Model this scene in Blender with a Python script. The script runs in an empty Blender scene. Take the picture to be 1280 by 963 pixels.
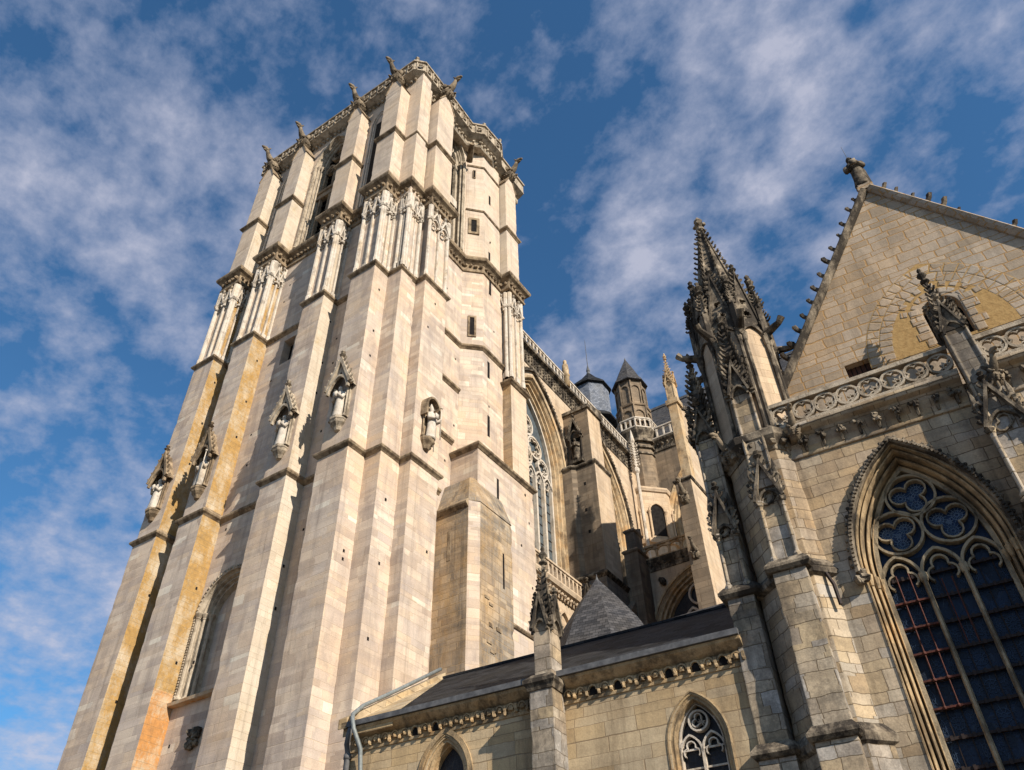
import bpy, bmesh, math, random
from mathutils import Vector, Matrix
from mathutils.geometry import tessellate_polygon
R = math.radians
scene = bpy.context.scene
COL = scene.collection
rnd = random.Random(7)

# ------------------------------------------------------------------ camera
cam_d = bpy.data.cameras.new("camera")
cam_d.sensor_fit = 'HORIZONTAL'
cam_d.sensor_width = 36.0
cam_d.lens = 992.0 / 1280.0 * 36.0
cam_d.clip_start = 0.1
cam_d.clip_end = 3000.0
cam = bpy.data.objects.new("camera", cam_d)
COL.objects.link(cam)
YAW, PITCH, ROLL = R(-32.78), R(41.93), R(-1.53)
fwd = Vector((math.sin(YAW) * math.cos(PITCH), math.cos(YAW) * math.cos(PITCH), math.sin(PITCH)))
rt0 = Vector((math.cos(YAW), -math.sin(YAW), 0))
up0 = rt0.cross(fwd)
rt = rt0 * math.cos(ROLL) + up0 * math.sin(ROLL)
up = up0 * math.cos(ROLL) - rt0 * math.sin(ROLL)
cam.matrix_world = Matrix(((rt.x, up.x, -fwd.x, 0), (rt.y, up.y, -fwd.y, 0), (rt.z, up.z, -fwd.z, 1.6), (0, 0, 0, 1)))
scene.camera = cam

# ------------------------------------------------------------------ sky, sun, exposure
SUN_EL, SUN_AZ = R(31.0), R(110.2)          # azimuth clockwise from +Y
world = bpy.data.worlds.new("World")
scene.world = world
world.use_nodes = True


class NT:
    """small helper for node trees"""
    def __init__(s, tree):
        s.t = tree
        tree.nodes.clear()

    def n(s, kind, ins=None, **kw):
        nd = s.t.nodes.new(kind)
        for k, v in kw.items():
            setattr(nd, k, v)
        if ins:
            for k, v in ins.items():
                sock = nd.inputs[k]
                if isinstance(v, bpy.types.NodeSocket):
                    s.t.links.new(v, sock)
                else:
                    sock.default_value = v
        return nd

    def math(s, op, a, b=0.0, c=None):
        d = {0: a, 1: b}
        if c is not None:
            d[2] = c
        return s.n('ShaderNodeMath', d, operation=op).outputs[0]

    def vmath(s, op, a, b=(0, 0, 0)):
        return s.n('ShaderNodeVectorMath', {0: a, 1: b}, operation=op).outputs[0]

    def mix(s, fac, a, b, mode='MIX'):
        nd = s.t.nodes.new('ShaderNodeMix')
        nd.data_type = 'RGBA'
        nd.blend_type = mode
        for sock, v in ((nd.inputs[0], fac), (nd.inputs[6], a), (nd.inputs[7], b)):
            if isinstance(v, bpy.types.NodeSocket):
                s.t.links.new(v, sock)
            else:
                sock.default_value = v if not isinstance(v, tuple) else (*v[:3], 1.0)
        return nd.outputs[2]

    def ramp(s, fac, stops, interp='LINEAR'):
        nd = s.n('ShaderNodeValToRGB', {0: fac})
        cr = nd.color_ramp
        cr.interpolation = interp
        while len(cr.elements) < len(stops):
            cr.elements.new(0.5)
        for e, (p, c) in zip(cr.elements, stops):
            e.position = p
            e.color = (*c, 1.0) if isinstance(c, tuple) else (c, c, c, 1.0)
        return nd.outputs[0]

    def noise(s, vec, scale, detail=4.0, rough=0.55, dist=0.0, dims='3D'):
        nd = s.n('ShaderNodeTexNoise', {'Scale': scale, 'Detail': detail, 'Roughness': rough, 'Distortion': dist}, noise_dimensions=dims)
        if vec is not None:
            s.t.links.new(vec, nd.inputs['Vector' if dims != '1D' else 'W'])
        return nd.outputs[0]


w = NT(world.node_tree)
sky = w.n('ShaderNodeTexSky', sky_type='NISHITA', sun_disc=False, sun_elevation=SUN_EL, sun_rotation=SUN_AZ,
          altitude=50.0, air_density=1.0, dust_density=0.6, ozone_density=2.2)
tc = w.n('ShaderNodeTexCoord')
sep = w.n('ShaderNodeSeparateXYZ', {0: tc.outputs['Generated']})
den = w.math('ADD', w.math('MAXIMUM', sep.outputs[2], 0.0), 0.16)
px = w.math('DIVIDE', sep.outputs[0], den)
py = w.math('DIVIDE', sep.outputs[1], den)
cp = w.n('ShaderNodeCombineXYZ', {0: px, 1: py, 2: 1.7}).outputs[0]
rotv = w.n('ShaderNodeVectorRotate', {'Vector': cp, 'Angle': R(20)}, rotation_type='Z_AXIS').outputs[0]
strv = w.vmath('MULTIPLY', rotv, (1.0, 1.1, 1.0))
n_big = w.noise(strv, 2.1, 3.0, 0.5, 0.3)
n_puf = w.noise(strv, 8.5, 7.0, 0.57, 0.1)
n_fin = w.noise(strv, 26.0, 6.0, 0.62, 0.1)
low = w.math('POWER', w.math('SUBTRACT', 1.0, w.math('MAXIMUM', sep.outputs[2], 0.0)), 2.5)
cover = w.math('ADD', w.math('MULTIPLY', w.math('SUBTRACT', n_big, 0.485), 1.0), w.math('MULTIPLY', low, 0.22))
dens = w.math('ADD', w.math('ADD', w.math('MULTIPLY', n_puf, 0.95), cover), w.math('MULTIPLY', w.math('SUBTRACT', n_fin, 0.5), 0.46))
mask = w.ramp(dens, [(0.40, 0.0), (0.54, 0.30), (0.82, 0.80)])
skycol = w.mix(1.0, sky.outputs[0], (0.60, 1.08, 1.34), 'MULTIPLY')
cloudcol = w.ramp(dens, [(0.42, (3.3, 3.8, 5.3)), (0.85, (5.3, 5.4, 6.5))])
final = w.mix(mask, skycol, cloudcol)
bg = w.n('ShaderNodeBackground', {0: final, 1: 0.070})
wo = w.n('ShaderNodeOutputWorld', {0: bg.outputs[0]})

sun_d = bpy.data.lights.new("sun", 'SUN')
sun_d.energy = 4.9
sun_d.angle = R(0.5)
sun_d.color = (1.0, 0.905, 0.775)
sun = bpy.data.objects.new("sun", sun_d)
COL.objects.link(sun)
sdir = Vector((math.sin(SUN_AZ) * math.cos(SUN_EL), math.cos(SUN_AZ) * math.cos(SUN_EL), math.sin(SUN_EL)))
sun.rotation_euler = sdir.to_track_quat('Z', 'Y').to_euler()
sun.location = (40, -15, 60)

scene.view_settings.view_transform = 'Standard'
scene.view_settings.look = 'None'
scene.view_settings.exposure = 0.63
scene.view_settings.gamma = 1.0
scene.view_settings.use_curve_mapping = False
scene.render.engine = 'CYCLES'
scene.cycles.max_bounces = 6
scene.cycles.diffuse_bounces = 3


# ------------------------------------------------------------------ materials
def newmat(name):
    m = bpy.data.materials.new(name)
    m.use_nodes = True
    return m, NT(m.node_tree)


def finish(t, col, rough, bump_h=None, bstr=0.3, bdist=0.02, spec=0.25, metal=0.0, worn=0.0):
    ins = {'Base Color': col, 'Roughness': rough, 'Specular IOR Level': spec, 'Metallic': metal}
    if bump_h is not None:
        b = t.n('ShaderNodeBump', {'Strength': bstr, 'Distance': bdist, 'Height': bump_h})
        if worn:
            bv = t.n('ShaderNodeBevel', {'Radius': worn}, samples=4)
            t.t.links.new(bv.outputs[0], b.inputs['Normal'])
        ins['Normal'] = b.outputs[0]
    p = t.n('ShaderNodeBsdfPrincipled', ins)
    t.n('ShaderNodeOutputMaterial', {0: p.outputs[0]})


def stone(name, tints, mortar, bw=0.8, bh=0.36, ms=0.012, warp=0.03, stain=(0.22, 0.2, 0.19), stain_amt=0.4,
          warm=(0.5, 0.36, 0.2), warm_amt=0.25, lichen=None, lichen_amt=0.0, bump=0.5, mortar_mix=0.8, rowvar=0.35,
          fresh=0.0, crust=0.0, streak=0.45):
    m, t = newmat(name)
    uv = t.n('ShaderNodeTexCoord').outputs['UV']
    pos = t.n('ShaderNodeNewGeometry').outputs['Position']
    # wobble of the joints
    nz = t.n('ShaderNodeTexNoise', {'Vector': uv, 'Scale': 2.3, 'Detail': 3.0})
    off = t.vmath('MULTIPLY', t.vmath('SUBTRACT', nz.outputs[1], (0.5, 0.5, 0.5)), (warp * 2, warp * 2, 0))
    uvw = t.vmath('ADD', uv, off)
    s = t.n('ShaderNodeSeparateXYZ', {0: uvw})
    u, v = s.outputs[0], s.outputs[1]
    v2 = t.math('ADD', v, t.math('MULTIPLY', t.noise(v, 0.85, 2.0, dims='1D'), rowvar * 2))
    row = t.math('FLOOR', t.math('DIVIDE', v2, bh))
    wn = t.n('ShaderNodeTexWhiteNoise', {'W': row}, noise_dimensions='1D').outputs[0]
    u2 = t.math('ADD', u, t.math('MULTIPLY', wn, bw * 3.7))
    cw = t.n('ShaderNodeCombineXYZ', {0: t.math('MULTIPLY', u, 0.9), 1: t.math('MULTIPLY', row, 7.31), 2: 0.0}).outputs[0]
    u3 = t.math('ADD', u2, t.math('MULTIPLY', t.noise(cw, 1.0, 2.0), bw * 0.9))
    bv = t.n('ShaderNodeCombineXYZ', {0: u3, 1: v2, 2: 0.0}).outputs[0]
    br = t.n('ShaderNodeTexBrick', {'Vector': bv, 'Color1': (0, 0, 0, 1), 'Color2': (1, 1, 1, 1), 'Mortar': (0.5, 0.5, 0.5, 1), 'Scale': 1.0,
                                    'Mortar Size': ms, 'Mortar Smooth': 0.35, 'Bias': 0.0, 'Brick Width': bw, 'Row Height': bh})
    br.offset = 0.0
    rndc = br.outputs[0]
    n = len(tints)
    col = t.ramp(rndc, [(i / max(1, n - 1), c) for i, c in enumerate(tints)])
    if fresh:
        col = t.mix(t.ramp(rndc, [(0.955, 0.0), (0.965, fresh)]), col, (0.62, 0.57, 0.47))
    big = t.noise(pos, 0.22, 4.0, 0.6)
    col = t.mix(t.ramp(big, [(0.42, 0.0), (0.68, warm_amt)]), col, warm)
    med = t.noise(t.vmath('MULTIPLY', pos, (1.0, 1.0, 0.28)), 1.1, 6.0, 0.62, 0.4)
    col = t.mix(t.ramp(med, [(0.47, 0.0), (0.72, stain_amt)]), col, stain)
    band = t.noise(t.vmath('MULTIPLY', pos, (0.22, 0.22, 2.2)), 1.0, 4.0, 0.6)
    col = t.mix(t.ramp(band, [(0.5, 0.0), (0.75, stain_amt * 0.55)]), col, stain)
    stv = t.noise(t.vmath('MULTIPLY', pos, (3.2, 3.2, 0.10)), 1.0, 5.0, 0.65)
    col = t.mix(t.ramp(stv, [(0.55, 0.0), (0.74, streak)]), col, tuple(c * 0.55 for c in stain))
    if lichen:
        ln = t.math('ADD', t.math('MULTIPLY', t.noise(t.vmath('MULTIPLY', pos, (1, 1, 0.6)), 0.9, 7.0, 0.66), 0.75), t.math('MULTIPLY', t.noise(pos, 9.0, 4.0, 0.7), 0.25))
        lo = 0.62 - 0.3 * lichen_amt
        lm = t.ramp(ln, [(lo, 0.0), (lo + 0.16, min(1.0, 0.35 + 0.6 * lichen_amt))])
        lc = t.ramp(t.noise(pos, 4.5, 5.0), [(0.3, tuple(c * 0.62 for c in lichen)), (0.65, lichen)])
        col = t.mix(lm, col, lc)
    if crust:
        cn = t.math('ADD', t.math('MULTIPLY', t.noise(pos, 1.6, 8.0, 0.7), 0.8), t.math('MULTIPLY', t.noise(pos, 14.0, 3.0), 0.2))
        col = t.mix(t.ramp(cn, [(0.50 - 0.12 * crust, 0.0), (0.62 - 0.08 * crust, min(1, crust))]), col, (0.045, 0.04, 0.036))
    grain = t.noise(pos, 30.0, 3.0, 0.7)
    col = t.mix(0.34, col, t.ramp(grain, [(0.3, 0.30), (0.7, 0.72)]), 'OVERLAY')
    col = t.mix(t.math('MULTIPLY', br.outputs[1], mortar_mix), col, mortar)
    hgt = t.math('ADD', t.math('MULTIPLY', t.math('SUBTRACT', 1.0, br.outputs[1]), 0.7),
                 t.math('ADD', t.math('MULTIPLY', t.noise(pos, 7.0, 6.0, 0.7), 0.5), t.math('MULTIPLY', rndc, 0.15)))
    finish(t, col, 0.93, hgt, bump, 0.03, 0.12, worn=0.05)
    return m


def plain(name, c1, c2, scale=6.0, rough=0.7, metal=0.0, spec=0.3, bump=0.2):
    m, t = newmat(name)
    pos = t.n('ShaderNodeNewGeometry').outputs['Position']
    nz = t.noise(pos, scale, 6.0, 0.65)
    col = t.ramp(nz, [(0.35, c1), (0.65, c2)])
    finish(t, col, rough, nz, bump, 0.03, spec, metal)
    return m


def carved(name, c1, c2, dark, amt, tan=None):
    """weathered carving: light stone with patches of black crust"""
    m, t = newmat(name)
    pos = t.n('ShaderNodeNewGeometry').outputs['Position']
    nz = t.noise(pos, 3.2, 7.0, 0.68)
    col = t.ramp(nz, [(0.32, c1), (0.66, c2)])
    if tan:
        col = t.mix(t.ramp(t.noise(pos, 0.9, 4.0), [(0.5, 0.0), (0.65, 0.5)]), col, tan)
    cr = t.noise(t.vmath('MULTIPLY', pos, (1, 1, 0.55)), 1.9, 8.0, 0.7)
    col = t.mix(t.ramp(cr, [(0.56 - 0.2 * amt, 0.0), (0.66 - 0.12 * amt, min(1.0, 0.45 + 0.5 * amt))]), col, dark)
    grain = t.noise(pos, 26.0, 4.0, 0.7)
    col = t.mix(0.35, col, t.ramp(grain, [(0.3, 0.28), (0.7, 0.74)]), 'OVERLAY')
    finish(t, col, 0.95, t.math('ADD', grain, nz), 0.5, 0.03, 0.1)
    return m


def slate(name, c1, c2, bw=0.26, bh=0.14, moss=None):
    m, t = newmat(name)
    uv = t.n('ShaderNodeTexCoord').outputs['UV']
    pos = t.n('ShaderNodeNewGeometry').outputs['Position']
    nz = t.n('ShaderNodeTexNoise', {'Vector': uv, 'Scale': 3.0})
    off = t.vmath('MULTIPLY', t.vmath('SUBTRACT', nz.outputs[1], (0.5, 0.5, 0.5)), (0.03, 0.03, 0))
    br = t.n('ShaderNodeTexBrick', {'Vector': t.vmath('ADD', uv, off), 'Color1': (0, 0, 0, 1), 'Color2': (1, 1, 1, 1), 'Mortar': (0, 0, 0, 1),
                                    'Scale': 1.0, 'Mortar Size': 0.008, 'Mortar Smooth': 0.2, 'Brick Width': bw, 'Row Height': bh})
    col = t.ramp(br.outputs[0], [(0.0, c1), (1.0, c2)])
    col = t.mix(t.ramp(t.noise(pos, 0.8, 5.0), [(0.42, 0.0), (0.7, 0.45)]), col, moss or tuple(c * 1.5 for c in c2))
    col = t.mix(br.outputs[1], col, tuple(c * 0.3 for c in c1))
    s = t.n('ShaderNodeSeparateXYZ', {0: uv})
    saw = t.math('FRACT', t.math('DIVIDE', s.outputs[1], bh))
    h = t.math('ADD', t.math('MULTIPLY', t.math('SUBTRACT', 1.0, saw), 0.8), t.math('MULTIPLY', br.outputs[0], 0.4))
    finish(t, col, 0.7, h, 0.9, 0.03, 0.07)
    return m


def leaded(name, base, base2, line, scale, rough=0.22, lf=0.55, streak=0.0):
    m, t = newmat(name)
    uv = t.n('ShaderNodeTexCoord').outputs['UV']
    vo = t.n('ShaderNodeTexVoronoi', {'Vector': uv, 'Scale': scale}, feature='DISTANCE_TO_EDGE')
    vc = t.n('ShaderNodeTexVoronoi', {'Vector': uv, 'Scale': scale})
    # rosettes : petals round every cell centre
    d = vc.outputs['Distance']
    rel = t.vmath('SUBTRACT', t.vmath('MULTIPLY', uv, (scale, scale, 0)), t.vmath('MULTIPLY', vc.outputs['Position'], (scale, scale, 0)))
    s = t.n('ShaderNodeSeparateXYZ', {0: rel})
    ang = t.math('ARCTAN2', s.outputs[1], s.outputs[0])
    pet = t.math('ABSOLUTE', t.math('SINE', t.math('MULTIPLY', ang, 6.0)))
    ray = t.ramp(pet, [(0.0, 1.0), (0.16, 0.0)])
    ring = t.ramp(t.math('ABSOLUTE', t.math('SUBTRACT', t.math('FRACT', t.math('MULTIPLY', d, 3.4)), 0.5)), [(0.0, 1.0), (0.09, 0.0)])
    ln = t.math('MAXIMUM', t.math('MULTIPLY', ray, 0.7), t.math('MULTIPLY', ring, 0.8))
    edge = t.ramp(vo.outputs['Distance'], [(0.0, 1.0), (0.05, 0.0)])
    ln = t.math('MAXIMUM', ln, edge)
    fade = t.ramp(t.noise(uv, 1.3, 3.0), [(0.38, 0.12), (0.62, 1.0)])
    col = t.mix(vc.outputs['Color'], base, base2)
    col = t.mix(t.math('MULTIPLY', t.math('MULTIPLY', ln, lf), fade), col, line)
    finish(t, col, rough, t.math('ADD', ln, t.math('MULTIPLY', t.noise(uv, 6.0), 0.8)), 0.35, 0.02, 0.22)
    return m


M = {}
M['tower'] = stone('tower_limestone', [(0.374, 0.296, 0.235), (0.478, 0.396, 0.322), (0.562, 0.460, 0.361), (0.432, 0.361, 0.307), (0.520, 0.406, 0.298), (0.593, 0.504, 0.409)], (0.416, 0.317, 0.222),
                   0.95, 0.36, 0.010, 0.015, stain=(0.260, 0.212, 0.187), stain_amt=0.72, warm=(0.520, 0.352, 0.207), warm_amt=0.5, bump=0.55, mortar_mix=0.55, fresh=0.6)
M['tower_high'] = stone('tower_limestone_high', [(0.428, 0.344, 0.269), (0.557, 0.462, 0.365), (0.492, 0.406, 0.324), (0.536, 0.437, 0.334)], (0.353, 0.267, 0.184),
                        0.9, 0.36, 0.010, 0.012, stain=(0.311, 0.257, 0.215), stain_amt=0.65, warm=(0.557, 0.400, 0.244), warm_amt=0.45, bump=0.6, mortar_mix=0.65)
M['lichen'] = stone('lichened_limestone', [(0.42, 0.35, 0.26), (0.48, 0.41, 0.31), (0.45, 0.37, 0.27)], (0.36, 0.28, 0.17), 0.9, 0.36, 0.008, 0.015,
                    stain=(0.32, 0.25, 0.15), stain_amt=0.5, lichen=(0.36, 0.20, 0.045), lichen_amt=0.80, bump=0.7, mortar_mix=0.4)
M['lichen_low'] = stone('orange_lichen_limestone', [(0.45, 0.37, 0.26), (0.5, 0.42, 0.31)], (0.36, 0.26, 0.15), 0.9, 0.36, 0.008, 0.015,
                        stain=(0.3, 0.24, 0.15), stain_amt=0.3, lichen=(0.44, 0.17, 0.02), lichen_amt=0.76, bump=0.7, mortar_mix=0.4)
M['lichen_light'] = stone('lightly_lichened_limestone', [(0.46, 0.39, 0.31), (0.53, 0.46, 0.37), (0.49, 0.42, 0.34)], (0.36, 0.28, 0.19), 0.9, 0.36, 0.008, 0.015,
                          stain=(0.34, 0.28, 0.21), stain_amt=0.5, lichen=(0.38, 0.26, 0.09), lichen_amt=0.28, bump=0.6, mortar_mix=0.4)
M['annex'] = stone('stained_rubble', [(0.20, 0.17, 0.14), (0.27, 0.23, 0.185), (0.41, 0.33, 0.24), (0.23, 0.20, 0.165), (0.46, 0.36, 0.25)], (0.33, 0.235, 0.135), 0.55, 0.34, 0.018, 0.04,
                   stain=(0.11, 0.097, 0.083), stain_amt=0.95, warm=(0.44, 0.27, 0.12), warm_amt=0.6, lichen=(0.42, 0.25, 0.09), lichen_amt=0.42, bump=0.9, crust=0.15, streak=0.7)
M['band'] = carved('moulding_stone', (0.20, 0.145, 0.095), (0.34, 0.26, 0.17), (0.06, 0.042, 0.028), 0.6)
M['palecarve'] = carved('pale_carving', (0.40, 0.35, 0.29), (0.55, 0.49, 0.415), (0.15, 0.115, 0.08), 0.2, (0.46, 0.345, 0.22))
M['dullcarve'] = carved('worn_carving', (0.29, 0.235, 0.17), (0.46, 0.39, 0.30), (0.08, 0.06, 0.042), 0.42)
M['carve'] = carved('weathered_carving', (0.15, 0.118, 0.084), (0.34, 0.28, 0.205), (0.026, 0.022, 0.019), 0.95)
M['tracery'] = carved('tracery_stone', (0.24, 0.19, 0.125), (0.36, 0.295, 0.20), (0.05, 0.042, 0.034), 0.5)
M['beast'] = carved('gargoyle_stone', (0.15, 0.115, 0.08), (0.27, 0.215, 0.15), (0.035, 0.028, 0.022), 0.6)
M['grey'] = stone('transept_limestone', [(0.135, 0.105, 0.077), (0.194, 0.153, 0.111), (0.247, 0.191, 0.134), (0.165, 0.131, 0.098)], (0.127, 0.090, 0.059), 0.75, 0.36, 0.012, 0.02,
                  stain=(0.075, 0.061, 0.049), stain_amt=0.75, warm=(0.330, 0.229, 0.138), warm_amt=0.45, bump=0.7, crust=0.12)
M['palewall'] = stone('choir_limestone', [(0.406, 0.318, 0.232), (0.499, 0.399, 0.292), (0.458, 0.347, 0.241)], (0.343, 0.247, 0.155), 0.8, 0.36, 0.01, 0.02,
                      stain=(0.198, 0.152, 0.112), stain_amt=0.6, warm=(0.520, 0.356, 0.198), warm_amt=0.45, bump=0.6)
M['orange'] = carved('ochre_moulding', (0.36, 0.26, 0.155), (0.50, 0.385, 0.245), (0.09, 0.065, 0.045), 0.4, (0.48, 0.27, 0.10))
M['jamb'] = carved('window_moulding', (0.30, 0.21, 0.115), (0.45, 0.335, 0.20), (0.06, 0.048, 0.036), 0.55, (0.46, 0.27, 0.11))
M['chapel'] = stone('chapel_limestone', [(0.34, 0.245, 0.14), (0.45, 0.335, 0.195), (0.39, 0.315, 0.215), (0.49, 0.375, 0.23), (0.42, 0.345, 0.24)], (0.19, 0.13, 0.075), 0.85, 0.33, 0.009, 0.03,
                    stain=(0.15, 0.11, 0.07), stain_amt=0.75, warm=(0.47, 0.295, 0.125), warm_amt=0.5, bump=0.7, mortar_mix=0.7, crust=0.12)
M['gable_low'] = stone('worn_block_wall', [(0.291, 0.213, 0.133), (0.407, 0.312, 0.196), (0.349, 0.307, 0.249), (0.456, 0.346, 0.217), (0.388, 0.351, 0.302), (0.320, 0.233, 0.143), (0.475, 0.401, 0.302)], (0.082, 0.059, 0.040), 0.55, 0.31, 0.010, 0.055,
                       stain=(0.126, 0.096, 0.070), stain_amt=0.75, warm=(0.446, 0.272, 0.122), warm_amt=0.5, bump=0.95, crust=0.3, mortar_mix=0.7, rowvar=0.3)
M['gable'] = stone('gable_block_wall', [(0.270, 0.216, 0.157), (0.370, 0.305, 0.236), (0.330, 0.285, 0.236), (0.439, 0.359, 0.270)], (0.339, 0.198, 0.079), 0.56, 0.30, 0.022, 0.06,
                   stain=(0.170, 0.137, 0.101), stain_amt=0.65, warm=(0.429, 0.263, 0.123), warm_amt=0.45, bump=0.8, mortar_mix=0.85, rowvar=0.3)
M['pier'] = stone('soot_streaked_pier', [(0.294, 0.228, 0.149), (0.399, 0.325, 0.232), (0.342, 0.315, 0.283), (0.437, 0.339, 0.211), (0.399, 0.378, 0.350), (0.257, 0.218, 0.175), (0.446, 0.388, 0.309)], (0.071, 0.054, 0.039), 0.60, 0.38, 0.011, 0.05,
                  stain=(0.095, 0.076, 0.058), stain_amt=0.85, warm=(0.437, 0.272, 0.113), warm_amt=0.4, bump=0.95, crust=0.5, mortar_mix=0.75)
M['shade_dark'] = stone('shade_darkened_stone', [(0.13, 0.115, 0.10), (0.19, 0.165, 0.14), (0.16, 0.14, 0.12)], (0.07, 0.06, 0.05), 0.75, 0.36, 0.012, 0.02,  # dark tints put the lower transept buttress's shade into colour, plus crust patches
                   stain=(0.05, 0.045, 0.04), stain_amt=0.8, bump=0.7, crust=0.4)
M['ochre'] = plain('ochre_render', (0.30, 0.185, 0.075), (0.40, 0.26, 0.11), 7.0, 0.95, 0, 0.1, 0.6)
M['slate'] = slate('roof_slate', (0.005, 0.0055, 0.0065), (0.030, 0.031, 0.034), 0.40, 0.30, moss=(0.036, 0.034, 0.031))
M['slate_blue'] = slate('blue_slate', (0.085, 0.098, 0.125), (0.20, 0.215, 0.25), 0.3, 0.22, moss=(0.17, 0.165, 0.16))
M['slate_grey'] = slate('grey_slate', (0.028, 0.029, 0.033), (0.085, 0.083, 0.086), 0.26, 0.17, moss=(0.075, 0.066, 0.055))
M['lead'] = plain('lead_sheet', (0.06, 0.06, 0.064), (0.13, 0.13, 0.132), 4.0, 0.6, 0.1, 0.2)
M['pipe'] = plain('grey_painted_pipe', (0.13, 0.145, 0.145), (0.22, 0.235, 0.23), 9.0, 0.55, 0.2, 0.3)
M['dark'] = plain('dark_void', (0.010, 0.009, 0.009), (0.022, 0.02, 0.019), 5.0, 0.95, 0, 0.05, 0.0)
M['louvre'] = plain('louvre_boards', (0.014, 0.012, 0.010), (0.03, 0.026, 0.022), 8.0, 0.9, 0, 0.1)
M['wood'] = plain('brown_shutter_wood', (0.05, 0.022, 0.014), (0.10, 0.045, 0.028), 10.0, 0.8, 0, 0.2)
M['iron'] = plain('rusty_red_iron', (0.04, 0.014, 0.010), (0.10, 0.028, 0.018), 14.0, 0.75, 0.2, 0.3)
M['ironb'] = plain('black_iron', (0.012, 0.01, 0.01), (0.035, 0.02, 0.016), 12.0, 0.7, 0.2, 0.3)
M['leadline'] = plain('pale_glass_strips', (0.07, 0.11, 0.17), (0.15, 0.20, 0.28), 5.0, 0.5, 0, 0.2)
M['leadline_dim'] = plain('dim_glass_strips', (0.012, 0.024, 0.05), (0.035, 0.058, 0.10), 5.0, 0.5, 0, 0.2)
M['glass'] = leaded('blue_leaded_glass', (0.003, 0.006, 0.014), (0.008, 0.020, 0.050), (0.05, 0.07, 0.10), 5.0, 0.4, 0.35)
M['glass_rose'] = leaded('blue_rosette_glass', (0.006, 0.016, 0.045), (0.012, 0.032, 0.085), (0.05, 0.08, 0.13), 6.0, 0.4, 0.35)
M['glass_grey'] = leaded('grey_leaded_glass', (0.05, 0.06, 0.07), (0.09, 0.11, 0.12), (0.25, 0.27, 0.26), 5.0, 0.3, 0.5)
M['glass_dark'] = leaded('dark_leaded_glass', (0.010, 0.010, 0.013), (0.018, 0.02, 0.026), (0.09, 0.09, 0.09), 6.0, 0.35, 0.5)
M['paving'] = stone('square_paving', [(0.09, 0.083, 0.075), (0.12, 0.11, 0.10), (0.10, 0.095, 0.088)], (0.06, 0.055, 0.05), 0.5, 0.3, 0.012, 0.01, bump=0.3)

# ------------------------------------------------------------------ geometry helpers
FR = {'W': (0.0, Vector((0, 0, 0))), 'B': (R(3.99), Vector((0, 0, 0)))}


def V2(a):
    return Vector((a[0], a[1]))


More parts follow.
